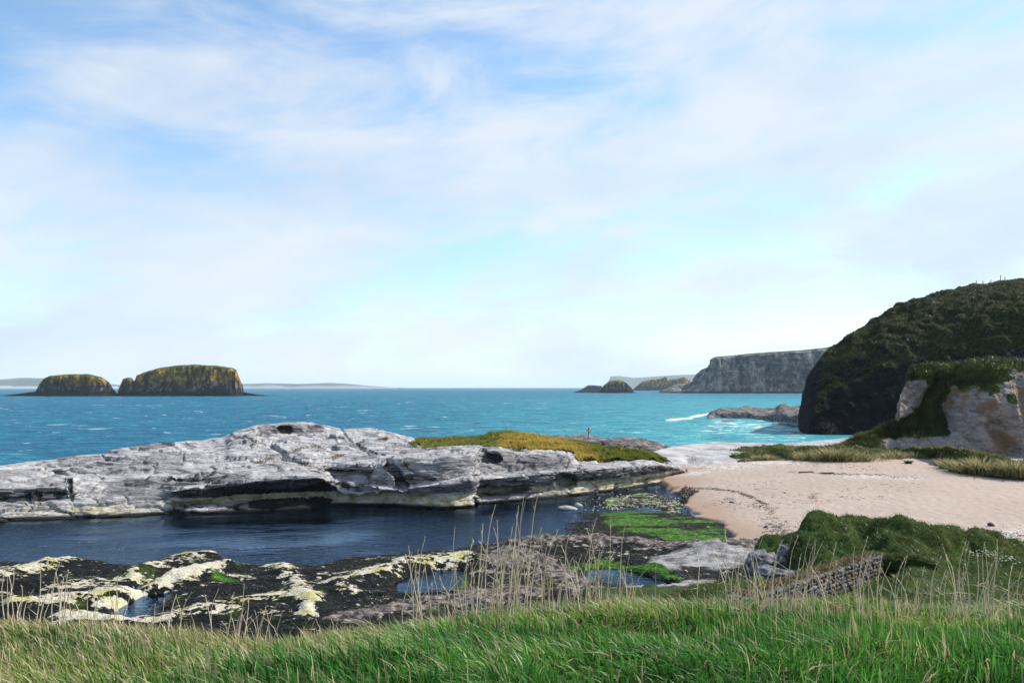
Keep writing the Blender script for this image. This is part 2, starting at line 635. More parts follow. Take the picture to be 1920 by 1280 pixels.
# far coasts
m, n = new_mat('far_coast')
p = n.pos()
z = n.xyz(p)[2]
a1 = n.noise(p, 0.004, 6, 0.6)
base = n.ramp(a1, [(0.35, (0.05, 0.065, 0.04)), (0.65, (0.12, 0.12, 0.08))])
base = n.mix(n.ss(n.math('MULTIPLY_ADD', a1, -60.0, z), -2.0, -12.0), base, n.mix(n.attr('white'), (0.08, 0.08, 0.085), (0.7, 0.69, 0.66)))
M['coast'] = finish(m, n, base, 0.95, None, 0.05)

# dry sand
m, n = new_mat('beach_sand')
p = n.pos()
a1 = n.noise(p, 0.12, 4, 0.55)
a2 = n.noise(p, 2.6, 5, 0.6)
a4 = n.voronoi(n.vmath('MULTIPLY', p, (1.0, 0.8, 1.0)), 1.9, 'SMOOTH_F1')
base = n.ramp(a1, [(0.3, (0.315, 0.25, 0.205)), (0.7, (0.36, 0.292, 0.245))])
base = n.mix(n.ss(a2, 0.62, 0.78), base, (0.26, 0.195, 0.16))
base = n.mix(n.math('MULTIPLY', n.ss(a4, 0.30, 0.12), 0.35), base, (0.22, 0.165, 0.135))  # footprint hollows darkened in the colour, standing for their shade
base = n.mix(n.attr('damp'), base, (0.28, 0.20, 0.15))
base = n.mix(n.math('MULTIPLY', n.attr('shell'), n.ss(n.noise(p, 1.6, 6, 0.7), 0.42, 0.62)), base, (0.50, 0.47, 0.45))
hh = n.math('ADD', n.math('MULTIPLY', a2, 0.5), n.math('MULTIPLY', a4, 0.8))
dampi = n.math('SUBTRACT', 1.0, n.attr('damp'))
M['sand'] = finish(m, n, base, 0.95, n.bump(n.math('MULTIPLY', hh, n.math('MULTIPLY_ADD', dampi, 0.85, 0.15)), 0.8, 0.10), 0.1)

# tidal rock: wrack, barnacles, bare brownish rock, green weed
m, n = new_mat('tidal_rock')
p = n.pos()
st = n.vmath('MULTIPLY', p, (0.55, 1.1, 0.6))
a1 = n.noise(st, 0.75, 7, 0.68, 0.7)
a2 = n.noise(p, 2.6, 6, 0.66, 0.3)
a3 = n.noise(p, 9.0, 4, 0.6)
wrack = n.ramp(a2, [(0.35, (0.002, 0.003, 0.004)), (0.55, (0.006, 0.007, 0.007)), (0.72, (0.022, 0.021, 0.010))])
wrack = n.mix(n.ss(n.noise(p, 0.35, 4, 0.6), 0.56, 0.68), wrack, n.ramp(a2, [(0.35, (0.010, 0.016, 0.004)), (0.7, (0.05, 0.075, 0.010))]))
pal = n.ramp(a3, [(0.3, (0.26, 0.23, 0.13)), (0.5, (0.45, 0.42, 0.33)), (0.7, (0.56, 0.53, 0.46))])
pal = n.mix(n.ss(n.noise(p, 0.9, 4, 0.6), 0.5, 0.65), pal, (0.36, 0.33, 0.11))
pm = n.math('MULTIPLY_ADD', n.math('SUBTRACT', a1, 0.5), 2.6, n.attr('pale'))
pm = n.math('MULTIPLY_ADD', n.math('SUBTRACT', a2, 0.5), 2.0, pm)
base = n.mix(n.ss(pm, 0.47, 0.55), wrack, pal)
bare = n.ramp(a2, [(0.36, (0.010, 0.009, 0.009)), (0.47, (0.06, 0.05, 0.047)), (0.56, (0.17, 0.145, 0.13)), (0.70, (0.36, 0.32, 0.28))])
bm = n.math('MULTIPLY_ADD', n.math('SUBTRACT', a1, 0.5), 2.2, n.attr('bare'))
bm = n.math('MULTIPLY_ADD', n.math('SUBTRACT', a2, 0.5), 1.2, bm)
base = n.mix(n.ss(bm, 0.42, 0.58), base, bare)
lim = n.ramp(n.noise(st, 1.6, 7, 0.68), [(0.34, (0.06, 0.058, 0.06)), (0.47, (0.21, 0.20, 0.20)), (0.66, (0.40, 0.385, 0.38))])
lm = n.math('MULTIPLY_ADD', n.math('SUBTRACT', a1, 0.5), 1.0, n.attr('lime'))
base = n.mix(n.ss(lm, 0.42, 0.58), base, lim)
gm = n.math('MULTIPLY_ADD', n.math('SUBTRACT', a1, 0.5), 2.0, n.attr('green'))
gcol = n.ramp(a2, [(0.33, (0.008, 0.025, 0.003)), (0.5, (0.035, 0.105, 0.007)), (0.70, (0.12, 0.25, 0.018))])
base = n.mix(n.ss(gm, 0.45, 0.6), base, gcol)
M['tidal'] = finish(m, n, base, 0.85, n.bump(n.math('ADD', a2, n.math('MULTIPLY', a3, 0.35)), 1.0, 0.16), 0.12)

# open sea
m, n = new_mat('sea_water')
p = n.pos()
w1 = n.noise(n.vmath('MULTIPLY', p, (0.7, 1.0, 1.0)), 0.9, 5, 0.6, 0.3)
w2 = n.noise(n.vmath('MULTIPLY', p, (0.6, 1.0, 1.0)), 0.12, 5, 0.62, 0.5)
w3 = n.noise(n.vmath('MULTIPLY', p, (0.5, 1.0, 1.0)), 0.012, 4, 0.55)
deep = n.ramp(w3, [(0.35, (0.008, 0.145, 0.25)), (0.65, (0.012, 0.195, 0.285))])
deep = n.mix(n.ss(w2, 0.58, 0.36), deep, (0.002, 0.075, 0.165))  # shade of the wave troughs put into the colour
deep = n.mix(n.ss(n.noise(n.vmath('MULTIPLY', p, (0.5, 1.0, 1.0)), 0.32, 4, 0.6, 0.4), 0.56, 0.42), deep, (0.002, 0.07, 0.15))
deep = n.mix(n.math('MULTIPLY', n.ss(w1, 0.60, 0.38), 0.55), deep, (0.002, 0.06, 0.13))  # same painted trough shade for the small chop
colr = n.mix(n.attr('shoal'), deep, n.mix(n.ss(w2, 0.62, 0.38), (0.06, 0.33, 0.36), (0.03, 0.22, 0.27)))
f1 = n.noise(n.vmath('MULTIPLY', p, (0.50, 0.75, 1.0)), 0.20, 7, 0.68, 1.0)
f2 = n.noise(n.vmath('MULTIPLY', p, (0.6, 1.0, 1.0)), 0.035, 3, 0.5, 0.3)
cap = n.math('MULTIPLY', n.math('MULTIPLY', n.ss(f1, 0.605, 0.665), n.ss(f2, 0.42, 0.56)), n.math('MULTIPLY_ADD', n.attr('shoal'), -0.7, 1.0))
fm = n.math('MULTIPLY_ADD', n.math('SUBTRACT', n.noise(n.vmath('MULTIPLY', p, (0.45, 1, 1)), 0.45, 6, 0.7, 0.8), 0.5), 2.2, n.attr('foam'))
cap = n.math('MAXIMUM', cap, n.ss(fm, 0.50, 0.72))
colr = n.mix(cap, colr, (0.80, 0.83, 0.85))
nb = n.bump(n.math('ADD', n.math('MULTIPLY', w1, 0.7), n.math('MULTIPLY', w2, 2.6)), 1.0, 1.4)
df = n.node('ShaderNodeBsdfDiffuse')
n.put(df.inputs['Color'], colr)
n.put(df.inputs['Normal'], nb)
gl = n.node('ShaderNodeBsdfGlossy')
gl.inputs['Roughness'].default_value = 0.2
n.put(gl.inputs['Normal'], nb)
fr = n.node('ShaderNodeFresnel')
fr.inputs['IOR'].default_value = 1.33
n.put(fr.inputs['Normal'], nb)
# a choppy sea never shows its full grazing reflection: the faces that turn to the eye are steep
fac = n.math('MULTIPLY', n.math('MINIMUM', fr.outputs[0], 0.16), n.math('SUBTRACT', 1.0, cap))
mx = n.node('ShaderNodeMixShader')
n.put(mx.inputs[0], fac)
n.l.new(df.outputs[0], mx.inputs[1])
n.l.new(gl.outputs[0], mx.inputs[2])
out = n.node('ShaderNodeOutputMaterial')
n.l.new(mx.outputs[0], out.inputs[0])
M['sea'] = m

# still water of channel and rock pools: clear, dark below
m, n = new_mat('pool_water')
p = n.pos()
w1 = n.noise(n.vmath('MULTIPLY', p, (0.6, 1.0, 1.0)), 2.2, 4, 0.55, 0.2)
w2 = n.noise(n.vmath('MULTIPLY', p, (0.5, 1.0, 1.0)), 0.10, 4, 0.5, 0.6)
calm = n.ss(w2, 0.46, 0.60)
hb = n.math('MULTIPLY', w1, n.math('MULTIPLY_ADD', calm, -0.85, 1.0))
nb = n.bump(hb, 0.9, 0.14)
gl = n.node('ShaderNodeBsdfGlossy')
gl.inputs['Roughness'].default_value = 0.06
n.put(gl.inputs['Color'], (0.52, 0.74, 1.0))  # reflection dimmed and tinted blue by colour; plain water reflects untinted
n.put(gl.inputs['Normal'], nb)
tr = n.node('ShaderNodeBsdfTransparent')
n.put(tr.inputs['Color'], (0.28, 0.42, 0.75))
fr = n.node('ShaderNodeFresnel')
fr.inputs['IOR'].default_value = 1.33
n.put(fr.inputs['Normal'], nb)
mx = n.node('ShaderNodeMixShader')
n.l.new(fr.outputs[0], mx.inputs[0])
n.l.new(tr.outputs[0], mx.inputs[1])
n.l.new(gl.outputs[0], mx.inputs[2])
out = n.node('ShaderNodeOutputMaterial')
n.l.new(mx.outputs[0], out.inputs[0])
M['pool'] = m

m, n = new_mat('seabed')
p = n.pos()
M['seabed'] = finish(m, n, n.ramp(n.noise(p, 0.5, 6, 0.65), [(0.35, (0.008, 0.014, 0.06)), (0.62, (0.014, 0.026, 0.10)), (0.75, (0.06, 0.055, 0.03))]), 0.9, None, 0.1)


def simple(name, col, rough=0.7, var=0.35, scale=6.0):
    m, n = new_mat(name)
    p = n.node('ShaderNodeTexCoord').outputs['Object']
    a = n.noise(p, scale, 5, 0.6)
    lo = tuple(c * (1 - var) for c in col)
    hi = tuple(min(1, c * (1 + var)) for c in col)
    return finish(m, n, n.ramp(a, [(0.3, lo), (0.7, hi)]), rough, n.bump(a, 0.5, 0.03), 0.25)


m, n = new_mat('wall_stone')
oi = n.node('ShaderNodeObjectInfo').outputs['Random']
a = n.noise(n.pos(), 7.0, 6, 0.65)
cst = n.ramp(n.math('MULTIPLY_ADD', oi, 0.35, n.math('MULTIPLY', a, 0.7)), [(0.3, (0.025, 0.025, 0.028)), (0.5, (0.075, 0.073, 0.08)), (0.72, (0.17, 0.165, 0.165))])
cst = n.mix(n.ss(n.noise(n.pos(), 2.2, 4, 0.6), 0.52, 0.62), cst, (0.13, 0.10, 0.035))
M['stone'] = finish(m, n, cst, 0.92, n.bump(a, 0.9, 0.05), 0.15)
M['mortar'] = simple('wall_core', (0.07, 0.065, 0.06), 0.95, 0.4, 9)
M['wood'] = simple('weathered_wood', (0.16, 0.13, 0.11), 0.85, 0.4, 9)
M['red'] = simple('red_paint', (0.55, 0.05, 0.04), 0.5, 0.1, 4)
M['white'] = simple('white_paint', (0.75, 0.75, 0.73), 0.5, 0.08, 4)
M['pebble'] = simple('pale_pebble', (0.50, 0.48, 0.45), 0.85, 0.35, 3)
M['darkstone'] = simple('dark_stone', (0.05, 0.05, 0.055), 0.8, 0.4, 5)

# ------------------------------------------------------------------ SETTING: seabed, sea
RFAR = 32000.0
ang = np.linspace(0, 2 * math.pi, 97)[:-1]
ring = [np.stack([np.cos(ang) * r, np.sin(ang) * r, np.full(96, z0)], -1) for r, z0 in ((300, -1.6), (RFAR, -1.7))]
V = np.concatenate([[[0, 0, -1.6]], ring[0], ring[1]])
i = np.arange(96)
j = (i + 1) % 96
link('seabed', raw_mesh('seabed', V, np.stack([1 + i, 97 + i, 97 + j, 1 + j], -1), np.stack([np.zeros(96, int), 1 + i, 1 + j], -1)), M['seabed'], kind='structure')

th = np.concatenate([np.linspace(-180, -48, 40, endpoint=False), np.linspace(-48, 48, 430, endpoint=False), np.linspace(48, 180, 41)])
th = np.radians(th)
start_pts = [(-4000, 58), (-400, 62), (0, 66), (350, 76), (640, 82), (900, 92), (1250, 94), (1300, 100), (1500, 112), (1700, 118), (6000, 118)]
spx = 960 + np.tan(np.clip(th, -1.3, 1.3)) * FPX
r0 = curve(start_pts, spx) / np.clip(np.cos(th), 0.35, 1)
r0 = np.where(np.abs(th) > 1.2, 160.0, r0)
t = np.linspace(0, 1, 320)[:, None]
R = r0[None] * (RFAR * 0.97 / r0[None]) ** (t ** 1.12)
X, Yy = R * np.sin(th)[None], R * np.cos(th)[None]
P = np.stack([X, Yy, np.zeros_like(X)], -1)
spacing = R * 0.016
hs = 0
for wl, amp, sd in ((22.0, 0.42, 1), (9.0, 0.22, 2), (4.5, 0.11, 3)):
    q = np.stack([X * 0.55 / wl + 0.2 * Yy / wl, Yy / wl, np.full_like(X, sd * 3.3)], -1)
    hs = hs + amp * (ridge(q, 2, 0.5, sd) - 0.6) * 1.6 * sst(wl / spacing, 1.2, 3.0)
calm = sst(R - r0[None], 0, 25) * 0.8 + 0.2
P[..., 2] = hs * calm - 0.05
px, py = pix(P + np.array([0, 1e-6, 0]))
front = (Yy > 1)
shoal = sst(px, 560, 1500) * (sst(py, 727, 760) * 0.75 + sst(py, 760, 830) * 0.25)
shoal = np.where(front, np.clip(shoal + 0.12, 0, 1), 0.2)
foam = np.zeros_like(X)
foam = np.maximum(foam, 0.72 * np.exp(-(poly_dist(px, py, [(1255, 787), (1290, 784), (1315, 778), (1342, 774)], 3.0) / 11) ** 2))
foam = np.maximum(foam, 0.50 * np.exp(-(poly_dist(px, py, [(1350, 796), (1420, 800), (1500, 808)], 2.5) / 45) ** 2))
foam = np.maximum(foam, 0.42 * np.exp(-(poly_dist(px, py, [(1330, 806), (1440, 818), (1500, 822)], 3.0) / 40) ** 2))
foam = np.maximum(foam, 0.55 * np.exp(-(poly_dist(px, py, [(1350, 803), (1362, 806)], 3.0) / 10) ** 2))
for seg_ in ([(1085, 737), (1195, 738)], [(1255, 738), (1500, 738)], [(30, 743), (460, 743)]):
    foam = np.maximum(foam, 0.30 * np.exp(-(poly_dist(px, py, seg_, 8.0) / 9) ** 2))
foam = np.where(front, foam, 0)
link('sea', grid_mesh('sea', P, {'shoal': shoal, 'foam': foam}), M['sea'], kind='structure')

# still water of the channel and the rock pools
g = np.array([[-90, 20, 0], [60, 20, 0], [60, 100, 0], [-90, 100, 0]], float)
outl = [(-140, 26), (-60, 26), (-10, 26), (22, 26), (24, 50), (22, 62), (18, 84), (14, 88), (0, 80), (-20, 76), (-42, 68), (-70, 62), (-140, 56)]
V = np.array([(a, b, 0.0) for a, b in outl])
me = bpy.data.meshes.new('channel_water')
me.from_pydata([tuple(v) for v in V], [], [tuple(range(len(V)))])
link('channel_water', me, M['pool'], kind='structure')

# ------------------------------------------------------------------ far coasts
def coast(name, label, us, top, Y, depth, white=0.0):
    u = np.linspace(us[0], us[1], 160)
    tp = curve(top, u)
    rows = [W(u, np.full_like(u, HY + H / Y * FPX + 0.4), Y), W(u, tp * 0.75 + 0.25 * (HY + 1), Y + depth * 0.25), W(u, tp, Y + depth * 0.4)]
    back = rows[-1].copy(); back[:, 1] += depth * 1.6; back[:, 0] *= back[:, 1] / rows[-1][:, 1]
    back2 = back.copy(); back2[:, 2] = -2; back2[:, 1] += depth
    P = loft(rows + [back, back2], u, [10, 14, 8, 4])
    N = grid_normals(P)
    P += N * (fbm(P / 220.0, 5, 0.5, 3) * 0.02 * depth)[..., None] * np.array([1, 1, 0.1])
    P[0, :, 2] = -2
    link(name, grid_mesh(name, P, {'white': np.full(P.shape[:2], white)}), M['coast'], label=label, cat='coast')


coast('distant_island', 'faint blue low island with white cliffs on the horizon beyond the smaller stack', (-260, 222),
      [(-260, 716), (-100, 711), (0, 711), (40, 708), (85, 709), (120, 713), (170, 716), (222, 721)], 7000, 700, 0.4)
coast('distant_island', 'long thin blue strip of island on the horizon beyond the larger stack', (380, 745),
      [(380, 719), (455, 719.5), (500, 718), (560, 719.5), (620, 717.5), (650, 719), (690, 722.5), (730, 725.5), (745, 726.2)], 7600, 700, 0.25)
coast('distant_headland', 'flat topped pale blue headland on the horizon behind the dark islets', (1140, 1420),
      [(1140, 724), (1145, 705.5), (1160, 704.5), (1190, 708), (1228, 705.5), (1260, 703), (1300, 702), (1360, 700), (1420, 700)], 9500, 900, 0.0)


# ------------------------------------------------------------------ sea stacks and islets
def stack(name, label, sil, Yc, depth, basepy, seed, amp, mat, cat='islet', nu=200):
    s = np.array(sil, float)
    u = np.unique(np.concatenate([np.linspace(s[0, 0], s[-1, 0], nu), s[:, 0]]))
    tp = curve(sil, u)
    topz = np.maximum(H - (tp - HY) / FPX * Yc, 0.3)
    xx = (u - 960) / FPX * Yc
    dw = depth * np.sqrt(np.clip(topz / topz.max(), 0.03, 1))
    prof = [(-1.0, -0.08), (-0.94, 0.06), (-0.91, 0.12), (-0.85, 0.5), (-0.82, 0.84), (-0.78, 0.95), (-0.55, 0.985), (0, 1.0), (0.45, 0.98), (0.75, 0.85), (0.95, 0.3), (1.0, -0.08)]
    pr = np.array(prof)
    k = np.linspace(0, 1, 70)
    seg_l = np.concatenate([[0], np.cumsum(np.hypot(np.diff(pr[:, 0]), np.diff(pr[:, 1]) * 0.9))])
    fy = np.interp(k, seg_l / seg_l[-1], pr[:, 0])
    fz = np.interp(k, seg_l / seg_l[-1], pr[:, 1])
    P = np.stack([np.broadcast_to(xx, (70, len(u))), Yc + fy[:, None] * dw[None], fz[:, None] * topz[None]], -1).copy()
    P[..., 0] *= P[..., 1] / Yc      # sides draw in towards the front
    N = grid_normals(P)
    sc = depth / 40.0
    q = P / sc
    hmask = sst(P[..., 2], 0.5, 0.25 * topz.max()) * 0.7 + 0.3
    dsp = amp * sc * (ridge(q * np.array([0.07, 0.07, 0.018]), 4, 0.5, seed) - 0.66) * 17.0 + amp * sc * fbm(q * 0.25, 4, 0.55, seed + 3) * 1.6
    P += N * (dsp * hmask)[..., None] * np.array([0.25, 1, 0.12])
    return link(name, grid_mesh(name, P), mat, label=label, cat=cat)


stack('sea_stack', 'smaller rounded sea stack with ochre lichen and a low black reef beside it',
      [(-30, 744), (0, 741.5), (30, 738.5), (68, 734), (76, 720), (82, 710), (95, 704.5), (130, 701.5), (165, 701), (190, 707), (203, 716), (212, 730), (222, 741)], 933, 36, 742, 4, 0.7, M['stack'])
stack('sea_stack', 'largest sea stack with sheer lichen covered cliffs and a green top',
      [(218, 741), (226, 726), (233, 710), (240, 707.5), (246, 709), (250, 716.5), (255, 713), (258, 703), (275, 696.5), (300, 690), (330, 685.5), (365, 683.5), (405, 685.5), (435, 690), (441, 693), (447, 706), (453, 722), (456, 735), (480, 739), (520, 742.5)], 945, 44, 742, 11, 0.75, M['stack'])
stack('islet', 'small steep islet with olive turf in front of the far headland',
      [(1122, 736.5), (1127, 731), (1132, 722), (1140, 716), (1152, 712.5), (1163, 712.5), (1174, 717), (1184, 727), (1189, 735), (1196, 737)], 1450, 26, 736, 21, 0.6, M['stack'], nu=90)
stack('islet', 'low dark skerry trailing off beside the steep olive islet',
      [(1062, 737.3), (1075, 735.2), (1088, 731), (1096, 726), (1104, 721.5), (1116, 722), (1128, 723), (1135, 733), (1140, 737)], 1500, 20, 736, 25, 0.6, M['darkrock'], nu=80)
stack('islet', 'long dark green islet between the steep islet and the white cliff',
      [(1186, 731), (1193, 724), (1205, 715), (1222, 711), (1240, 709.5), (1249, 706), (1254, 711.5), (1270, 709.5), (1283, 706.5), (1292, 712), (1299, 721), (1306, 731)], 2600, 60, 731, 31, 0.5, M['stack'], nu=90)

# ------------------------------------------------------------------ far limestone cliff
u = np.unique(np.concatenate([np.linspace(1236, 1345, 130), np.linspace(1345, 1760, 240)]))
top = curve([(1236, 736.5), (1250, 732), (1262, 725), (1275, 721), (1295, 719), (1304, 708), (1312, 697), (1322, 690), (1332, 686), (1336, 673), (1342, 668.5), (1370, 666.5), (1400, 663), (1450, 659.5), (1500, 656.5), (1545, 652), (1580, 645), (1640, 640), (1760, 632)], u)
Y0 = 1340 + 60 * sst(u, 1345, 1236) + 30 * sst(u, 1500, 1760)
steep = sst(u, 1300, 1345)
base = W(u, HY + H / Y0 * FPX, Y0); base[:, 2] = -2
r1 = W(u, 0.25 * top + 0.75 * 736.5, Y0 + 6 + 25 * (1 - steep))
r2 = W(u, 0.6 * top + 0.4 * 736.5, Y0 + 10 + 50 * (1 - steep))
r3 = W(u, 0.955 * top + 0.045 * 736.5, Y0 + 16 + 70 * (1 - steep))
r4 = W(u, top, Y0 + 34 + 70 * (1 - steep))
r5 = r4.copy(); r5[:, 1] += 160; r5[:, 0] *= r5[:, 1] / r4[:, 1]; r5[:, 2] += 3
r6 = r5.copy(); r6[:, 1] += 80; r6[:, 0] *= r6[:, 1] / r5[:, 1]; r6[:, 2] = -2
P = loft([base, r1, r2, r3, r4, r5, r6], u, [26, 30, 30, 12, 10, 3])
N = grid_normals(P)
q = P * np.array([0.03, 0.03, 0.012])
dsp = (ridge(q, 4, 0.5, 5) - 0.6) * 16 + fbm(P * np.array([0.05, 0.05, 0.22]), 5, 0.55, 8) * 4.5
dsp += -5.0 * sst(np.abs(vnoise(P * np.array([0.035, 0.01, 0.004]), 9)), 0.12, 0.0)
vm = np.zeros(P.shape[:2]); vm[:98] = 1; vm[98:] = 0.1
P += N * (dsp * vm)[..., None] * np.array([0.7, 1.0, 0.12])
veg = np.zeros(P.shape[:2]); veg[84:] = sst(np.arange(P.shape[0] - 84), 0, 16)[:, None]
veg[:84] = 0.12
veg *= (0.12 + 0.88 * sst(np.broadcast_to(u, P.shape[:2]), 1325, 1350))
_px = np.broadcast_to(u, P.shape[:2])
veg += 0.35 * np.exp(-((_px - 1290) / 14) ** 2) * sst(np.arange(P.shape[0]), 40, 80)[:, None]
link('limestone_cliff', grid_mesh('limestone_cliff', P, {'veg': veg}), M['cliff'], label='long grey limestone sea cliff with turf along its flat top', cat='cliff')

# ------------------------------------------------------------------ flat shelf with surf
u = np.linspace(1326, 1640, 260)
top = curve([(1326, 780), (1334, 771), (1345, 766.5), (1380, 765), (1400, 764), (1410, 766.5), (1440, 766), (1455, 764), (1462, 759), (1470, 757.5), (1478, 761), (1490, 762), (1640, 758)], u)
bot = curve([(1326, 783), (1340, 782), (1400, 784), (1440, 787), (1480, 793), (1640, 800)], u)
Yb = Yz(bot, 0.0)
Yt = Yb + 28 + 10 * sst(u, 1330, 1420)
r_1 = W(u, bot, Yb); r_1[:, 2] = -0.6; r_1[:, 1] -= 2
ztop = H - (top - HY) / FPX * Yt
r2 = np.stack([(u - 960) / FPX * (Yb + 2.0), Yb + 2.0, 0.55 * ztop], -1)
r3 = W(u, top, Yt)
r4 = r3.copy(); r4[:, 1] += 20; r4[:, 0] *= r4[:, 1] / r3[:, 1]; r4[:, 2] = -1
P = loft([r_1, r2, r3, r4], u, [14, 36, 12])
N = grid_normals(P)
P[..., 2] += 1.15 * fbm(P * np.array([0.14, 0.10, 0.3]), 6, 0.62, 2) + 0.55 * (cells(P * np.array([0.14, 0.08, 0]), 4)[2] - 0.5) + 0.25 * (np.round(2.2 * fbm(P * 0.08, 3, 0.5, 14)) / 2.2)
link('rock_shelf', grid_mesh('rock_shelf', P), M['darkrock'], label='flat brown rock shelf with surf breaking at its tip below the dark hill', cat='rock')
for k, (bx, by, w_, h_) in enumerate([(1462, 796, 40, 5), (1485, 801, 30, 6), (1493, 812, 18, 5), (1365, 788.5, 26, 2.2)]):
    Yr = float(Yz(by, 0))
    nr = 40
    th2 = np.linspace(0, 2 * math.pi, nr + 1)[:-1]
    rr = np.linspace(0, 1, 9)
    c0 = W(bx, by, Yr)
    w_m = w_ * Yr / FPX / 2; h_m = h_ * Yr / FPX
    Pg = np.zeros((9, nr + 1, 3))
    tt = np.append(th2, 0)
    wob = 1 + 0.25 * fbm(np.stack([np.cos(tt) * 1.5 + k * 9, np.sin(tt) * 1.5, tt * 0], -1), 3)
    for a in range(9):
        Pg[a, :, 0] = c0[0] + np.cos(tt) * rr[a] * w_m * wob
        Pg[a, :, 1] = Yr + np.sin(tt) * rr[a] * w_m * 1.6 * wob
        Pg[a, :, 2] = h_m * (1 - rr[a] ** 2.5) - 0.25
    Pg[..., 2] += 0.3 * h_m * fbm(Pg * 0.8, 4, 0.55, k)
    lab = ['broad low skerry in the surf beside the flat brown shelf', 'jagged low skerry in the surf touching the dark hill', 'small black rock at the foot of the dark hill in the surf', 'thin dark reef awash in the foam at the shelf tip'][k]
    link('skerry', grid_mesh('skerry', Pg), M['darkrock'], label=lab, cat='rock')

# ------------------------------------------------------------------ dark hill
u = np.unique(np.concatenate([np.linspace(1494, 1530, 90), np.linspace(1530, 1600, 90), np.linspace(1600, 2300, 270)]))
top = curve([(1494, 817), (1496, 800), (1499, 775), (1503, 745), (1508, 722), (1517, 700), (1530, 680), (1548, 656), (1570, 639), (1600, 614), (1650, 579), (1700, 562), (1735, 551), (1760, 543), (1800, 534), (1850, 525), (1920, 519), (2050, 510), (2300, 500)], u, 4)
Yb = 166 + 26 * np.exp(-(u - 1494) / 9) - 14 * sst(u, 1600, 2100)
base = W(u, HY + H / Yb * FPX, Yb); base[:, 2] = -0.5
topY = Yb + 22 + 16 * sst(u, 1520, 1800)
T = W(u, top, topY)
rows = [base]
for f_, g_ in ((0.12, 0.02), (0.3, 0.08), (0.5, 0.18), (0.7, 0.34), (0.85, 0.55), (0.95, 0.78), (1.0, 1.0)):
    zz = base[:, 2] + (T[:, 2] - base[:, 2]) * f_
    YY = Yb + (topY - Yb) * g_
    rows.append(np.stack([(u - 960) / FPX * YY, YY, zz], -1))
bk = T.copy(); bk[:, 1] += 40; bk[:, 0] *= bk[:, 1] / T[:, 1]; bk[:, 0] += 6; bk[:, 2] += 1.0
bk2 = bk.copy(); bk2[:, 1] += 60; bk2[:, 0] *= bk2[:, 1] / bk[:, 1]; bk2[:, 0] += 10; bk2[:, 2] = -1
P = loft(rows + [bk, bk2], u, [28, 36, 36, 36, 34, 30, 22, 12, 6])
P = blur_rows(P, 6)
N = grid_normals(P)
N0 = N
am = sst(P[..., 2], -0.5, 4)
cl1, cl2, cid = cells(P * np.array([0.22, 0.22, 0.22]) + 0.6 * fbm(P * 0.15, 3, 0.5, 77)[..., None], 41)
dsp = 1.3 * fbm(P * 0.07, 4, 0.5, 1) - 0.5 + 1.0 * (0.55 - cl1) + 0.9 * fbm(P * 0.45, 5, 0.62, 31) + 0.5 * (ridge(P * np.array([0.25, 0.25, 0.1]), 3, 0.5, 12) - 0.6)
am = am * (0.45 + 0.55 * sst(_ := np.broadcast_to(u, P.shape[:2]), 1500, 1560))
P += N * (dsp * am)[..., None]
N = grid_normals(P)
veg = -0.15 + 1.15 * sst(0.25 * N[..., 2] + 0.75 * N0[..., 2] + 0.10 * fbm(P * 0.09, 4, 0.6, 57), 0.42, 0.70)  # steep face kept bare so the painted shade colour shows there
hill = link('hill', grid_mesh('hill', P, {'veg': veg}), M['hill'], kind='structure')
HILL = P
# rough grass and heather on the hill
m_ = (rng.random(P.shape[:2]) < 0.30 * sst(veg, 0.62, 0.95)) & (P[..., 1] < 235) & (P[..., 2] > 2)
pts = P[m_]
nb = len(pts)
hcol = np.array([0.024, 0.034, 0.008]) * rng.uniform(0.2, 1.3, (nb, 1)) + np.array([0.07, 0.055, 0.012]) * rng.random((nb, 1)) ** 2  # blade colour lowered to go with the shade painted on the hill
Vv, q_, t_, c_ = blades(pts - np.array([0, 0, 0.1]), rng.uniform(0.2, 0.55, nb), rng.uniform(0.2, 0.4, nb), rng.uniform(0.1, 0.7, nb), rng.uniform(0, 6.28, nb), hcol, seg=2)
link('hill_grass', raw_mesh('hill_grass', Vv, q_, t_, cols={'Col': c_}), M['blade'], label='rough dark heath grass covering the hill slope', cat='grass', kind='stuff')

# ------------------------------------------------------------------ limestone outcrop by the beach
u = np.unique(np.concatenate([np.linspace(1556, 1700, 170), np.linspace(1700, 1820, 150), np.linspace(1820, 2200, 230)]))
top = curve([(1556, 838), (1580, 831), (1600, 820), (1640, 800), (1672, 786), (1680, 776), (1683, 750), (1692, 722), (1700, 702), (1708, 688), (1722, 683), (1760, 680), (1800, 680), (1812, 677), (1830, 673), (1860, 670), (1920, 669), (2000, 666), (2200, 660)], u, 2)
Yb = 97 - 2 * sst(u, 1780, 1900)
bot = curve([(1556, 842), (1650, 850), (1800, 858), (2200, 864)], u)
high = sst(u, 1668, 1712)
face = sst(u, 1765, 1800)
rows = []
prof = [(0, 0, 0), (0.08, 0.6, 0.2), (0.25, 2.6, 0.8), (0.42, 4.6, 1.2), (0.58, 5.6, 1.7), (0.75, 6.2, 2.3), (0.88, 6.8, 3.2), (0.96, 7.8, 4.6), (1.0, 9.0, 6.5)]
B = W(u, bot, Yb)
T = W(u, top, Yb + 9.0 * (1 - face) + 6.5 * face)
for f_, d0, d1 in prof:
    YY = Yb + (d0 * (1 - face) + d1 * face) * (0.45 + 0.55 * high)
    zz = B[:, 2] - 0.8 * (f_ == 0) + (T[:, 2] - B[:, 2]) * f_
    rows.append(np.stack([(u - 960) / FPX * YY, YY, zz], -1))
b1 = rows[-1].copy(); b1[:, 1] += 12; b1[:, 0] *= b1[:, 1] / rows[-1][:, 1]; b1[:, 0] += 1; b1[:, 2] -= 0.6
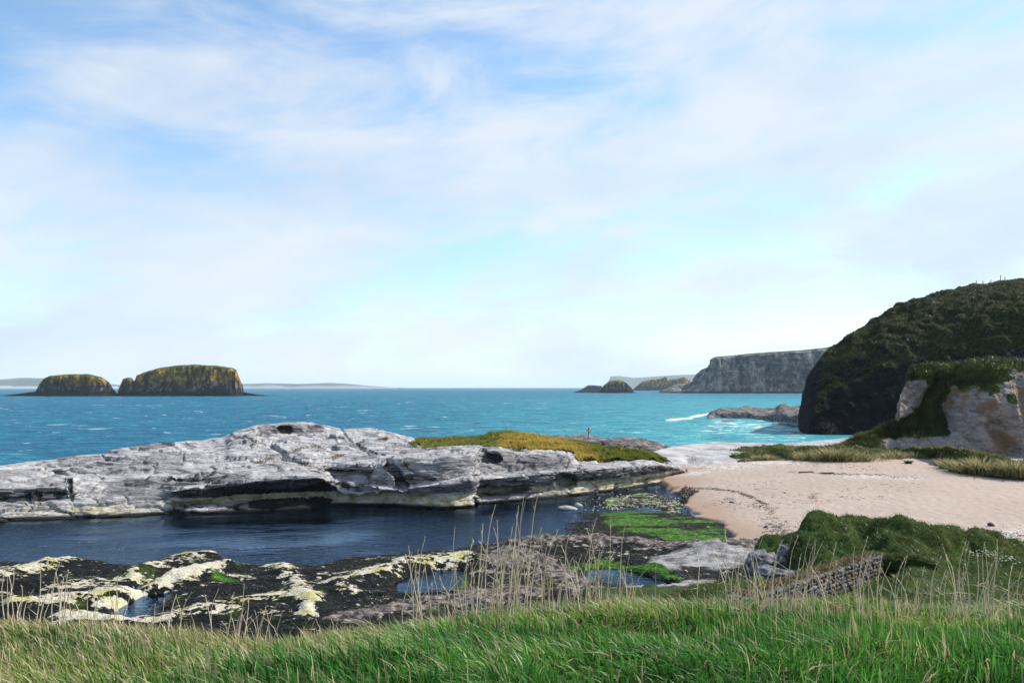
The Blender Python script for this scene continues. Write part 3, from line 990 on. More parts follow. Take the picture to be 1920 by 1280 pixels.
b2 = b1.copy(); b2[:, 1] += 25; b2[:, 0] *= b2[:, 1] / b1[:, 1]; b2[:, 0] += 3; b2[:, 2] = 0
P = loft(rows + [b1, b2], u, [10, 22, 26, 26, 26, 22, 16, 12, 12, 6])
P = blur_rows(P, 3)
px, py = pix(P)
front = np.arange(P.shape[0])[:, None] < 161
# gully in the middle, hollows in the face
push = 2.2 * np.exp(-(poly_dist(px, py, [(1800, 690), (1770, 720), (1740, 770)], 1.0) / 22) ** 2)
push += 1.4 * np.exp(-(poly_dist(px, py, [(1862, 800), (1880, 825), (1905, 850)], 1.0) / 13) ** 2)
push += 0.8 * np.exp(-(poly_dist(px, py, [(1790, 770), (1785, 800)], 1.0) / 14) ** 2)
push += -1.3 * np.exp(-(((px - 1850) / 40) ** 2 + ((py - 755) / 40) ** 2))
push += -1.0 * np.exp(-(poly_dist(px, py, [(1895, 760), (1905, 790)], 1.0) / 14) ** 2)
P[..., 1] += push * front
N = grid_normals(P)
c1, c2, cid = cells(P * np.array([0.5, 0.5, 1.1]) + 0.3 * fbm(P * 0.4, 3, 0.5, 5)[..., None], 17)
dsp = 0.65 * fbm(P * 0.22, 4, 0.5, 4) + 0.30 * fbm(P * np.array([0.7, 0.7, 1.5]), 6, 0.62, 6) + 0.09 * (cid - 0.5) - 0.05 * sst(c2 - c1, 0.10, 0.0) + 0.5 * (ridge(P * np.array([0.35, 0.35, 0.22]), 4, 0.55, 14) - 0.66)
P += N * dsp[..., None]
veg = 0.1 + 0.9 * sst(N[..., 2], 0.35, 0.7)
veg = np.maximum(veg, 1.0 * sst(poly_sd(px, py, [(1700, 690), (1790, 676), (1815, 690), (1790, 725), (1770, 760), (1780, 800), (1760, 815), (1700, 830), (1590, 845), (1570, 835), (1640, 802), (1690, 785), (1735, 765), (1745, 720), (1735, 715), (1700, 715)], 1.0), 10, -6))
veg = np.maximum(veg, 1.0 * sst(py, curve([(1800, 690), (1830, 690), (1860, 688), (1920, 690), (2200, 690)], px) + 6, curve([(1800, 690), (1830, 690), (1860, 688), (1920, 690), (2200, 690)], px) - 6) * (px > 1790))
veg = np.where(poly_sd(px, py, [(1682, 782), (1684, 745), (1700, 715), (1735, 712), (1745, 735), (1735, 765), (1700, 780)]) < 0, 0.05, veg)
veg = veg * (1 - 0.75 * sst(py + 14 * fbm(P * 0.4, 3, 0.5, 88), 808, 826) * sst(px, 1620, 1680))
oc = link('limestone_outcrop', grid_mesh('limestone_outcrop', P, {'veg': veg}), M['outcrop'], label='pinkish grey limestone crag with green turf on top beside the beach', cat='crag')
m_ = (rng.random(P.shape[:2]) < 0.6 * sst(veg, 0.55, 0.9)) & (P[..., 1] < 118)
pts = np.repeat(P[m_], 1, 0)
nb = len(pts)
hcol = np.array([0.06, 0.10, 0.018]) * rng.uniform(0.4, 1.2, (nb, 1)) + np.array([0.11, 0.09, 0.018]) * rng.random((nb, 1)) ** 3
Vv, q_, t_, c_ = blades(pts + rng.normal(0, 0.08, pts.shape) - np.array([0, 0, 0.05]), rng.uniform(0.2, 0.75, nb) * (0.7 + 0.9 * np.abs(fbm(pts * 0.8, 3, 0.5, 7))), rng.uniform(0.05, 0.12, nb), rng.uniform(0.2, 1.0, nb), rng.uniform(0, 6.28, nb), hcol * (0.65 + 1.6 * np.clip(fbm(pts * 0.5, 4, 0.6, 9), -0.25, 1))[:, None], seg=2)
link('crag_grass', raw_mesh('crag_grass', Vv, q_, t_, cols={'Col': c_}), M['blade'], label='green turf growing over the limestone crag', cat='grass', kind='stuff')

pool = [(-400, 1075), (-200, 1062), (0, 1048), (110, 1052), (190, 1052), (255, 1054), (330, 1036), (400, 1030), (430, 1052), (520, 1056), (600, 1054), (650, 1040), (760, 1030), (850, 1025), (900, 1014), (960, 1012), (1010, 1006), (1100, 1002), (1200, 1008), (1300, 1020), (1345, 1024), (1372, 1000), (1358, 978), (1300, 962), (1286, 938), (1262, 914), (1244, 899), (1238, 860), (600, 860), (-400, 900)]
# ------------------------------------------------------------------ sand beach
cp = np.array([(1365, 1000, .04), (1350, 1030, .12), (1300, 955, .04), (1275, 925, .06), (1255, 905, .25), (1260, 880, .85), (1300, 870, 1.2), (1400, 868, 1.45), (1600, 866, 1.65),
               (1750, 880, 1.6), (1920, 898, 1.55), (1450, 950, .65), (1450, 1000, .45), (1600, 960, 1.0), (1700, 920, 1.35), (1920, 980, 1.1), (1850, 1000, 1.0), (1500, 1010, .6), (1300, 900, .55), (1350, 920, .6)])
cw = W(cp[:, 0], cp[:, 1], Yz(cp[:, 1], cp[:, 2]))


def quad_basis(x, y):
    x = x / 30.0; y = (y - 70) / 30.0
    return np.stack([np.ones_like(x), x, y, x * x, x * y, y * y], -1)


coef, *_r = np.linalg.lstsq(quad_basis(cw[:, 0], cw[:, 1]), cw[:, 2], rcond=None)
px1 = np.linspace(1090, 2180, 320)
Yg = 36 * (128 / 36) ** np.linspace(0, 1, 230)
PX, YG = np.meshgrid(px1, Yg)
X = (PX - 960) / FPX * YG
Z = np.clip(quad_basis(X, YG) @ coef, -0.6, 1.9)
P = np.stack([X, YG, Z], -1)
P[..., 2] += 0.05 * fbm(P * np.array([0.3, 0.3, 0]), 3, 0.5, 3)
foot = cells(P * np.array([1.5, 1.2, 0]), 8)[0]
px, py = pix(P)
damp = sst(px - curve([(860, 1280), (905, 1240), (940, 1290), (960, 1320), (1000, 1380), (1040, 1420)], py) + 30 * fbm(P * np.array([0.2, 0.2, 0]), 4, 0.6, 66), 95, 5)
P[..., 2] -= 0.06 * sst(foot, 0.45, 0.1) * (1 - damp)
P[..., 2] -= 1.6 * sst(py - curve([(1090, 878), (1300, 872), (1420, 864), (1520, 862), (1600, 850), (2180, 840)], px), 0, -9) * sst(px, 1640, 1560)
P[..., 2] -= 0.5 * sst(poly_sd(px, py, pool, 2.0) + 22 * fbm(P * np.array([0.35, 0.7, 0]), 4, 0.6, 3), 3, -9)
shell = np.zeros(px.shape)
for pl, w_ in (([(1270, 870), (1360, 876), (1420, 872)], 9), ([(1420, 868), (1500, 866)], 8), ([(1580, 893), (1640, 893), (1720, 896)], 6), ([(1330, 862), (1410, 868)], 14), ([(1880, 1000), (1930, 995)], 14), ([(1240, 890), (1320, 885)], 10)):
    shell = np.maximum(shell, np.exp(-(poly_dist(px, py, pl, 3.0) / (w_ * 1.6)) ** 2))
link('sand_beach', grid_mesh('sand_beach', P, {'damp': damp, 'shell': shell}), M['sand'], kind='structure')
SAND = (coef,)


def sand_z(x, y):
    return float(np.clip(quad_basis(np.array([x], float), np.array([y], float)) @ coef, -0.6, 1.9)[0])


# pale limestone platform between beach and sea
u = np.linspace(1205, 1640, 330)
top = curve([(1205, 858), (1225, 847), (1260, 838), (1300, 831), (1340, 828), (1420, 829), (1470, 832), (1500, 829), (1530, 825), (1590, 821), (1640, 820)], u)
bot = curve([(1205, 880), (1260, 875), (1300, 873), (1360, 868), (1420, 863), (1500, 858), (1640, 852)], u)
Yf = Yz(bot, 1.05)
Yt = Yz(top, 1.9)
f0 = W(u, bot, Yf); f0[:, 2] -= 0.6
f1_ = W(u, bot * 0.85 + 0.15 * top, Yf + 2)
T = W(u, top, Yt)
b1 = T.copy(); b1[:, 1] += 5; b1[:, 2] = 0.6
b2 = T.copy(); b2[:, 1] += 11; b2[:, 2] = -1
P = loft([f0, f1_, T, b1, b2], u, [8, 70, 10, 6])
P[..., 2] += 0.22 * fbm(P * np.array([0.15, 0.15, 0]), 4, 0.5, 6) + 0.16 * (np.round(3 * fbm(P * np.array([0.16, 0.25, 0]), 3, 0.5, 19)) / 3) + 0.06 * fbm(P * 0.9, 4, 0.6, 3)
px, py = pix(P)
P[..., 2] -= 0.7 * np.exp(-(poly_dist(px, py, [(1288, 858), (1305, 862), (1320, 866)], 2.5) / 12) ** 2)
link('limestone_platform', grid_mesh('limestone_platform', P), M['pale'], label='low pale limestone platform between the sand and the sea', cat='rock')

# dark outcrop behind the turf
u = np.linspace(1020, 1262, 220)
top = curve([(1020, 824), (1050, 817), (1080, 815), (1110, 816), (1150, 820), (1170, 819), (1190, 818), (1215, 821), (1235, 828), (1250, 834), (1262, 842)], u)
bot = curve([(1020, 832), (1060, 832), (1100, 838), (1150, 846), (1200, 852), (1262, 856)], u)
Yf = np.full_like(u, 103.0)
Yt = np.full_like(u, 112.0)
f0 = W(u, bot, Yf); f0[:, 2] -= 1.2
f1_ = W(u, bot * 0.5 + top * 0.5, Yf + 1.5)
T = W(u, top, Yt)
b1 = T.copy(); b1[:, 1] += 8; b1[:, 2] = -1
P = loft([f0, f1_, T, b1], u, [26, 30, 14])
P = blur_rows(P, 2)
N = grid_normals(P)
c1, c2, cid = cells(P * np.array([0.35, 0.35, 0.8]), 3)
P += N * (0.25 * fbm(P * 0.5, 5, 0.6, 2) + 0.25 * (cid - 0.5) - 0.2 * sst(c2 - c1, 0.12, 0))[..., None]
link('rock_outcrop', grid_mesh('rock_outcrop', P), M['darkrock'], label='dark seaward rock hump behind the grassy top of the ledge', cat='rock')
DARKTOP = P

# ------------------------------------------------------------------ the long pale ledge
u = np.unique(np.concatenate([np.linspace(-260, 0, 90), np.linspace(0, 1290, 720)]))
w_py = curve([(-260, 992), (0, 978), (200, 970), (400, 962), (500, 957), (600, 950), (640, 949), (740, 950), (830, 953), (888, 950), (896, 944), (960, 940), (1050, 932), (1150, 920), (1230, 908), (1290, 898)], u, 6)
wY = Yz(w_py, 0.0)
l1 = curve([(-260, 950), (0, 944), (130, 940), (200, 938), (330, 944), (450, 943), (600, 940), (625, 935), (640, 931), (700, 932), (740, 931), (830, 926), (888, 918), (900, 921), (960, 925), (1050, 917), (1150, 904), (1230, 893), (1290, 888)], u, 4)
l2 = curve([(-260, 925), (0, 918), (60, 917), (130, 915), (200, 928), (300, 922), (370, 915), (450, 905), (540, 896), (590, 894), (612, 898), (628, 908), (660, 916), (740, 918), (830, 908), (890, 900), (960, 893), (1050, 884), (1150, 877), (1230, 873), (1255, 874), (1290, 884)], u, 4)
l3 = curve([(-260, 905), (0, 893), (130, 893), (200, 900), (300, 897), (450, 885), (540, 880), (590, 882), (615, 888), (625, 903), (690, 904), (740, 912), (800, 908), (880, 895), (960, 886), (1050, 878), (1085, 877), (1150, 873), (1230, 869), (1255, 871), (1290, 882)], u, 3)
l4 = curve([(-260, 897), (0, 884), (130, 880), (200, 882), (300, 880), (450, 866), (540, 863), (612, 874), (625, 878), (650, 876), (690, 875), (725, 868), (760, 865), (820, 858), (880, 850), (960, 846), (1030, 848), (1070, 858), (1085, 872), (1150, 870), (1230, 866), (1255, 870), (1290, 880)], u, 3)
l6 = curve([(-260, 902), (-100, 885), (0, 872), (100, 857), (180, 850), (196, 845), (230, 838), (300, 829), (350, 825), (420, 818), (432, 810), (445, 806), (470, 800), (485, 796), (520, 793), (570, 791), (610, 796), (640, 803), (690, 800), (730, 806), (780, 819), (800, 826), (880, 823), (920, 817), (950, 812), (1000, 819), (1060, 826), (1130, 840), (1200, 850), (1240, 858), (1290, 872)], u, 3)
Y6 = curve([(-260, 69), (0, 73), (350, 84), (560, 92), (780, 98), (950, 99), (1100, 96), (1290, 93)], u)
cub = sst(u, 476, 486) * sst(u, 640, 618)
l5 = (l4 * 0.4 + l6 * 0.6) * (1 - cub) + 813.5 * cub
Y3 = wY + 5.5 * (1 - sst(u, 630, 740)) + 2.4 * sst(u, 630, 740) * (1 - sst(u, 850, 960)) + 4.5 * sst(u, 850, 960)
Y4 = Y3 + 2.2 + 1.0 * sst(u, 1060, 1100)
Y5 = (Y4 * 0.45 + Y6 * 0.55) * (1 - cub) + (Y6 - 2.6) * cub
Yl = wY - 0.5
r_1 = W(u, w_py, wY); r_1[:, 2] = -1.0; r_1[:, 1] += 0.4
R0 = W(u, w_py, wY)
und = (1 - sst(u, 120, 170) * sst(u, 350, 290)) * (1 - 0.65 * sst(u, 170, 120))
lf = sst(u, 640, 480)
R1 = W(u, l1, wY + 0.3 + 0.8 * und + 1.1 * lf)
R2 = W(u, l2, wY - 0.1 + 2.4 * (1 - und) + 0.9 * lf)
R3 = W(u, l3, Y3)
R4 = W(u, l4, Y4)
R5 = W(u, l5, Y5)
R6 = W(u, l6, Y6)
R7 = R6.copy(); R7[:, 1] += 2.5; R7[:, 2] -= 0.7
R8 = R6.copy(); R8[:, 1] += 9; R8[:, 2] = -1.2
cnt = [8, 34, 38, 30, 34, 44, 34, 10, 10]
P = loft([r_1, R0, R1, R2, R3, R4, R5, R6, R7, R8], u, cnt)
P = blur_rows(P, 3)
px, py = pix(P)
rowi = np.broadcast_to(np.arange(P.shape[0])[:, None], P.shape[:2])
fr = sst(rowi, 240, 225)


def push_in(pts, wd, depth, ys=1.0):
    """hollow a cleft or alcove out of the rock along the line of sight"""
    global P
    k = depth * sst(poly_dist(px, py, pts, ys), wd * 1.25, wd * 0.7) * fr
    P = P * (1 + (k / P[..., 1]))[..., None] - np.array([0, 0, H]) * (k / P[..., 1])[..., None]


push_in([(618, 889), (650, 892), (686, 890)], 12, 2.0)
push_in([(729, 872), (742, 885), (752, 900), (756, 912)], 8, 2.2)
push_in([(905, 858), (925, 862)], 14, 2.4, 1.1)
push_in([(1052, 900), (1068, 900)], 13, 1.8, 1.0)
push_in([(900, 922), (985, 918)], 8, 1.6, 1.0)
push_in([(527, 805), (541, 805)], 7, 2.2)
push_in([(450, 930), (600, 925), (615, 920)], 15, 0.9)

push_in([(888, 935), (893, 950)], 5, 1.2)
px, py = pix(P)


def sink(pts, wd, depth, ys=1.6):
    k = depth * sst(poly_dist(px, py, pts, ys), wd * 1.3, wd * 0.5) * fr
    P[..., 2] -= k


sink([(508, 833), (522, 842), (535, 852), (550, 857), (570, 864)], 6, 1.1)
sink([(394, 874), (404, 882), (414, 888)], 3.0, 0.5)
sink([(317, 895), (340, 897), (375, 897), (400, 893)], 4, 0.45)
sink([(190, 848), (215, 846)], 3, 0.4)
sink([(356, 851), (362, 848), (375, 846)], 2.5, 0.35)
sink([(70, 880), (130, 885), (200, 880)], 3, 0.3)
for pl_, d_ in (([(430, 812), (500, 833)], .3), ([(565, 862), (640, 872), (700, 872)], .25), ([(640, 803), (660, 830), (720, 850)], .22), ([(260, 838), (330, 852), (380, 852)], .25), ([(420, 880), (560, 868), (600, 876)], .3), ([(130, 893), (135, 940)], .4), ([(68, 917), (72, 945)], .4), ([(780, 860), (860, 850), (930, 840)], .22), ([(800, 880), (900, 872), (1000, 862)], .25)):
    sink(pl_, 2.2, d_ * 0.9)
sink([(480, 813), (520, 816), (620, 815)], 2.0, 0.25)
N = grid_normals(P)
bedz = P[..., 2] - 0.045 * P[..., 0]
q = np.stack([P[..., 0] * 0.13, P[..., 1] * 0.13, bedz * 0.9], -1)
lay = bedz * 2.2 + 0.8 * fbm(P * 0.12, 3, 0.5, 51)
stp = (hsh(np.floor(lay).astype(np.int64), np.zeros_like(lay, dtype=np.int64), np.zeros_like(lay, dtype=np.int64), 5) - 0.5)
c1, c2, cid = cells(np.stack([P[..., 0] * 0.16, P[..., 1] * 0.26, bedz * 0.8], -1) + 0.5 * fbm(P * 0.3, 3, 0.5, 9)[..., None], 23)
dsp = 0.42 * fbm(P * np.array([0.16, 0.16, 0.3]), 4, 0.5, 2) + 0.22 * fbm(np.stack([P[..., 0] * 0.5, P[..., 1] * 0.5, bedz * 2.6], -1), 5, 0.6, 12)
d1, d2, did = cells(np.stack([P[..., 0] * 0.42 + P[..., 1] * 0.1, P[..., 1] * 0.8, bedz * 1.9], -1) + 0.5 * fbm(P * 0.5, 3, 0.5, 29)[..., None], 63)
dsp += 0.26 * stp + 0.40 * (cid - 0.5) - 0.20 * sst(c2 - c1, 0.08, 0.0) + 0.12 * (did - 0.5) - 0.05 * sst(d2 - d1, 0.08, 0.0) + 0.05 * fbm(P * np.array([1.3, 1.3, 2.4]), 4, 0.6, 64)
amp = sst(P[..., 2], -0.8, 0.4) * (0.35 + 0.65 * sst(rowi, 222, 205))
P += N * (dsp * amp)[..., None]
px, py = pix(P)
zz = P[..., 2]
# where things grow on it: barnacles just above the water, black lichen above them; then separate darker patches higher up
nb_ = fbm(P * np.array([0.35, 0.35, 0.9]), 4, 0.55, 71)
f_band = (rowi - 8) / 34.0
barn = sst(zz, 1.35, 0.75) * sst(zz, 0.05, 0.20)
barn = np.maximum(barn, 0.9 * sst(poly_dist(px, py, [(1050, 928), (1150, 912), (1240, 897)], 1.5), 16, 4))
barn *= 1 - 0.9 * sst(poly_dist(px, py, [(895, 935), (980, 928)], 1.0), 16, 6)
barn *= 1 - 0.75 * sst(poly_dist(px, py, [(480, 945), (600, 938)], 1.5), 22, 8)
barn = 1.15 * barn * sst(N[..., 2], 1.3, 0.3)
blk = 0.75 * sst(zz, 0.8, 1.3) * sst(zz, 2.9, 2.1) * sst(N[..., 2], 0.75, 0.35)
blk *= 1 - 0.35 * sst(px, 640, 700)
blk *= 1 - 0.6 * sst(px, 120, 170) * sst(px, 350, 290)
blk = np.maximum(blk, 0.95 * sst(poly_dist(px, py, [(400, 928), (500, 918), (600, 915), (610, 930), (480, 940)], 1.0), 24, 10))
blk = np.maximum(blk, 0.62 * sst(poly_dist(px, py, [(-200, 935), (0, 928), (110, 926)], 1.0), 20, 8))
blk = np.maximum(blk, 0.44 * sst(poly_dist(px, py, [(120, 866), (200, 868), (250, 875), (330, 872)], 1.0), 26, 8))
blk = np.maximum(blk, 0.5 * sst(poly_dist(px, py, [(250, 838), (320, 832)], 1.5), 14, 6))
blk = np.maximum(blk, 0.52 * sst(poly_dist(px, py, [(240, 905), (330, 905), (460, 893)], 1.0), 14, 5))
blk = np.maximum(blk, 0.5 * sst(poly_dist(px, py, [(490, 804), (600, 804)], 1.0), 14, 6))
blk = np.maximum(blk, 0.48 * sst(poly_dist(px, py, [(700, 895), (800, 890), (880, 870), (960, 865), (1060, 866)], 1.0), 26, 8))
wet = sst(zz, 0.28, 0.12)
link('rock_ledge', grid_mesh('rock_ledge', P, {'barn': barn, 'blk': blk, 'wet': wet}), M['ledge'], label='long pale grey limestone ledge with black band above the dark channel', cat='rock')
LEDGE = P
LN = grid_normals(P)

# turf on the ledge: a raised mat with long grass
capo = [(768, 832), (790, 822), (850, 818), (905, 812), (950, 804), (1000, 812), (1060, 820), (1130, 832), (1200, 842), (1238, 846), (1250, 862), (1262, 868), (1200, 872), (1140, 877), (1090, 880), (1072, 862), (1050, 848), (1010, 842), (985, 848), (960, 842), (930, 836), (880, 832), (830, 837), (780, 838)]
sd = poly_sd(px, py, capo, 1.6) + 9 * fbm(P * 0.5, 4, 0.6, 61)
keep = (sd < 6) & (rowi > 150) & (rowi < 240)
lift = 0.02 + 0.45 * sst(sd, 6, -22) * (0.6 + 1.5 * fbm(P * 0.8, 4, 0.6, 5))
CP = P + np.array([0, 0, 1.0]) * np.where(sd > 4, -0.15, lift)[..., None]
link('grass_mat', grid_mesh('grass_mat', CP, None, keep), M['cap'], label='golden and green turf draped over the end of the pale ledge', cat='turf')
gold = sst(poly_dist(px, py, [(960, 836), (1030, 832), (1070, 850), (1100, 868)], 1.3), 40, 10)
m_ = keep & (sd < 2)
pts = np.repeat(CP[m_], 3, 0)
gg = np.repeat(gold[m_], 3)
nb = len(pts)
pts = pts + rng.normal(0, 0.09, pts.shape) * np.array([1, 1, 0])
nz = fbm(pts * 0.6, 3, 0.5, 8)
green = np.array([0.11, 0.17, 0.022])[None] * rng.uniform(0.6, 1.4, (nb, 1))
gldc = np.array([0.56, 0.41, 0.085])[None] * rng.uniform(0.55, 1.3, (nb, 1))
k = np.clip(gg * 0.9 + nz * 0.5 + 0.08 + rng.normal(0, 0.15, nb), 0, 1)[:, None]
hcol = green * (1 - k) + gldc * k
Vv, q_, t_, c_ = blades(pts - np.array([0, 0, 0.04]), rng.uniform(0.15, 0.38, nb) * (0.8 + 0.6 * k[:, 0]), rng.uniform(0.04, 0.08, nb), rng.uniform(0.3, 1.2, nb), rng.normal(-1.9, 0.7, nb), hcol, seg=2)
link('ledge_grass', raw_mesh('ledge_grass', Vv, q_, t_, cols={'Col': c_}), M['blade'], label='golden and green grass on the seaward end of the ledge', cat='grass', kind='stuff')

# tufts in the cracks of the ledge
def ledge_point(qx, qy):
    dd = np.hypot(px - qx, py - qy)[:240]
    dd = np.where(rowi[:240] > 60, dd, 1e9)
    return P[:240][np.unravel_index(np.argmin(dd), dd.shape)]


for pl, lab in (([(548, 848), (565, 840), (590, 836), (608, 838)], 'ochre grass growing in a hollow beside the long crack in the ledge'),
                ([(478, 868), (500, 864), (515, 856)], 'thin ochre grass line just before the long crack in the ledge'),
                ([(620, 858), (642, 854)], 'small ochre grass wisp past the hollow on the ledge'),
                ([(712, 824), (728, 822)], 'brownish grass patch at the edge of the bare white hump'),
                ([(758, 873), (765, 871)], 'tiny green tuft on the grey slope under the turf')):
    pl = np.array(pl, float)
    ts = rng.uniform(0, len(pl) - 1.001, 260)
    i_ = ts.astype(int)
    f_ = (ts - i_)[:, None]
    qq = pl[i_] * (1 - f_) + pl[i_ + 1] * f_ + rng.normal(0, 1, (260, 2)) * np.array([3.0, 1.2])
    pts = np.array([ledge_point(*a) for a in qq])
    nb = len(pts)
    hcol = np.array([0.22, 0.15, 0.035]) * rng.uniform(0.5, 1.3, (nb, 1))
    Vv, q_, t_, c_ = blades(pts - np.array([0, 0, 0.06]), rng.uniform(0.15, 0.36, nb), rng.uniform(0.04, 0.08, nb), rng.uniform(0.3, 1.2, nb), rng.uniform(0, 6.28, nb), hcol, seg=2)
    link('grass_patch', raw_mesh('grass_patch', Vv, q_, t_, cols={'Col': c_}), M['blade'], label=lab, cat='grass', kind='stuff')

# ------------------------------------------------------------------ tidal foreshore
px1 = np.linspace(-330, 1500, 600)
Yg = 24 * (88 / 24) ** np.linspace(0, 1, 300)
PX, YG = np.meshgrid(px1, Yg)
X = (PX - 960) / FPX * YG
PY = HY + (H - 0.15) / YG * FPX
P = np.stack([X, YG, np.zeros_like(X)], -1)
p2 = [(742, 1088), (768, 1074), (818, 1064), (868, 1062), (866, 1082), (852, 1103), (790, 1108), (752, 1104)]
p1 = [(205, 1150), (225, 1132), (268, 1113), (325, 1102), (312, 1122), (288, 1148), (244, 1156)]
p1b = [(236, 1102), (262, 1090), (310, 1085), (292, 1094), (252, 1105)]
p3 = [(1080, 1076), (1108, 1060), (1160, 1062), (1232, 1080), (1268, 1097), (1205, 1100), (1140, 1092)]
h = 0.22 + 0.20 * fbm(P * np.array([0.28, 0.5, 0]), 5, 0.58, 33) + 0.10 * fbm(P * np.array([1.1, 1.6, 0]), 4, 0.6, 35)
pale = np.zeros_like(h) + 0.14
bare = np.zeros_like(h)
lime = np.zeros_like(h)
green = np.zeros_like(h)


RN = fbm(P * np.array([0.55, 0.9, 0]), 5, 0.6, 133)


def rib(pts, wd, dh, kind=None, amt=0.75, ys=2.0):
    global h
    k = np.exp(-((poly_dist(PX, PY, pts, ys) + 9 * RN) / (wd * 1.25)) ** 2)
    h = h + dh * k * (1 + 0.7 * RN)
    if kind is not None:
        np.maximum(kind, amt * k, out=kind)


rib([(-200, 1120), (0, 1085), (60, 1073), (120, 1056), (185, 1046)], 20, 0.45, pale, 0.72)
rib([(20, 1140), (150, 1128), (240, 1116), (330, 1090), (432, 1068)], 17, 0.40, pale, 0.72)
rib([(250, 1078), (320, 1050), (400, 1036)], 18, 0.30, pale, 0.5)
rib([(100, 1110), (180, 1095), (260, 1088)], 22, 0.12, pale, 0.55)
rib([(530, 1062), (540, 1085), (578, 1112), (590, 1140), (560, 1165)], 22, 0.25, pale, 0.55)
rib([(640, 1100), (700, 1082), (760, 1060), (880, 1050)], 20, 0.30, pale, 0.55)
rib([(120, 1158), (300, 1162), (420, 1140), (520, 1120)], 18, 0.15, pale, 0.6)
rib([(430, 1060), (480, 1058), (520, 1062)], 10, 0.12, pale, 0.5)
rib([(300, 1098), (360, 1084), (425, 1070)], 14, 0.2, pale, 1.0)
rib([(90, 1062), (140, 1052), (180, 1046)], 13, 0.2, pale, 1.0)
rib([(560, 1120), (585, 1135), (575, 1155)], 15, 0.1, pale, 1.0)
rib([(180, 1142), (230, 1130)], 12, 0.1, pale, 0.9)
rib([(600, 1090), (660, 1110)], 20, 0.1, pale, 0.5)
rib([(640, 1165), (760, 1140), (880, 1125), (1000, 1110)], 26, 0.15, bare, 0.8)
rib([(930, 1050), (1010, 1060), (1060, 1085), (1100, 1110)], 34, 0.18, bare, 0.85)
rib([(960, 1030), (1050, 1022), (1150, 1020), (1240, 1030), (1330, 1044), (1420, 1040)], 20, 0.6, bare, 0.8)
rib([(1240, 1065), (1320, 1058), (1400, 1062), (1460, 1060)], 30, 0.30, lime, 0.85)
rib([(1290, 1030), (1360, 1030), (1420, 1030)], 20, 0.2, lime, 0.7)
rib([(1180, 1110), (1260, 1110), (1330, 1100)], 22, 0.2, lime, 0.6)
for pl, dep, sh in ((pool, 0.9, 9), (p2, 0.5, 5), (p1, 0.55, 5), (p1b, 0.5, 4), (p3, 0.75, 5)):
    sd = poly_sd(PX, PY, pl, 2.0) + 5 * fbm(P * np.array([0.6, 0.9, 0]), 3, 0.5, 3)
    k = sst(sd, sh, -sh)
    h = h * (1 - 0.45 * sst(sd, sh * 5, 0))
    h = h * (1 - k) + (-dep * 0.5 + 0.08 * fbm(P * np.array([0.5, 0.8, 0]), 4, 0.6, 9)) * k
gz = sst(poly_sd(PX, PY, [(1120, 962), (1180, 952), (1290, 962), (1362, 980), (1366, 1004), (1340, 1022), (1260, 1010), (1210, 1000), (1150, 985)], 1.5), 14, -10)
# weed banks rising to the surface at the beach end of the channel
bank = sst(PX - 0.9 * (1010 - PY) * 0, 860, 1130) * sst(PY, 938, 958)
strk = fbm(P * np.array([0.10, 0.55, 0]), 4, 0.6, 44)
inp = sst(poly_sd(PX, PY, pool, 2.0), 4, -4)
h = h * (1 - inp * bank) + (0.015 + 0.06 * gz + 0.07 * sst(PX, 880, 960) * sst(PY, 966, 980) + 0.11 * strk + 0.05 * fbm(P * np.array([1.2, 1.6, 0]), 4, 0.6, 45)) * inp * bank
green = np.maximum(green, gz * (0.74 + 1.2 * fbm(P * np.array([0.14, 0.8, 0]), 3, 0.5, 46)))
for pl, a_ in (([(862, 1072), (872, 1090), (860, 1104)], 0.8), ([(1075, 1066), (1130, 1056), (1220, 1068), (1280, 1092), (1250, 1102)], 0.72), ([(400, 1085), (440, 1095)], 0.6), ([(290, 1125), (320, 1115)], 0.5)):
    green = np.maximum(green, a_ * np.exp(-(poly_dist(PX, PY, pl, 2.0) / 14) ** 2))
rubble = sst(poly_dist(PX, PY, [(1150, 940), (1210, 932), (1260, 945)], 1.8), 40, 15)
pale = np.maximum(pale, 0.42 * rubble)
green = np.maximum(green, 0.42 * rubble)
h = np.maximum(h, -0.4 + 0.5 * rubble + 0.05 * RN) * (PX > 1000) + h * (PX <= 1000)
pale *= 1 - 0.9 * sst(PY, 1010, 990) * (1 - rubble)
# falls away beneath the sand and the ledge
sdp = poly_sd(PX, PY, pool, 2.0) + 6 * RN
h = h - 1.2 * sst(sdp, 0, 8) * sst(PX, 1235, 1260) * sst(PY, 1028, 1016)
h = np.where((PX > 1385) & (PY < 1026), -1.0, h)
h = h - 0.6 * sst(PX, 1372, 1400) * sst(PY, 1034, 1026)
h = np.where(YG > 66, h - 0.5 * sst(YG, 66, 74) * sst(PX, 1120, 1040), h)
P[..., 2] = h + (0.06 * fbm(P * np.array([2.2, 3.2, 0]), 3, 0.6, 47) + 0.16 * np.maximum(bare, lime) * (fbm(P * np.array([0.7, 1.6, 0]), 5, 0.62, 48) + 0.5 * (cells(P * np.array([0.5, 1.1, 0]), 49)[2] - 0.5))) * sst(h, -0.1, 0.1)
link('foreshore', grid_mesh('foreshore', P, {'pale': pale, 'bare': bare, 'lime': lime, 'green': green}), M['tidal'], kind='structure')
FS = P
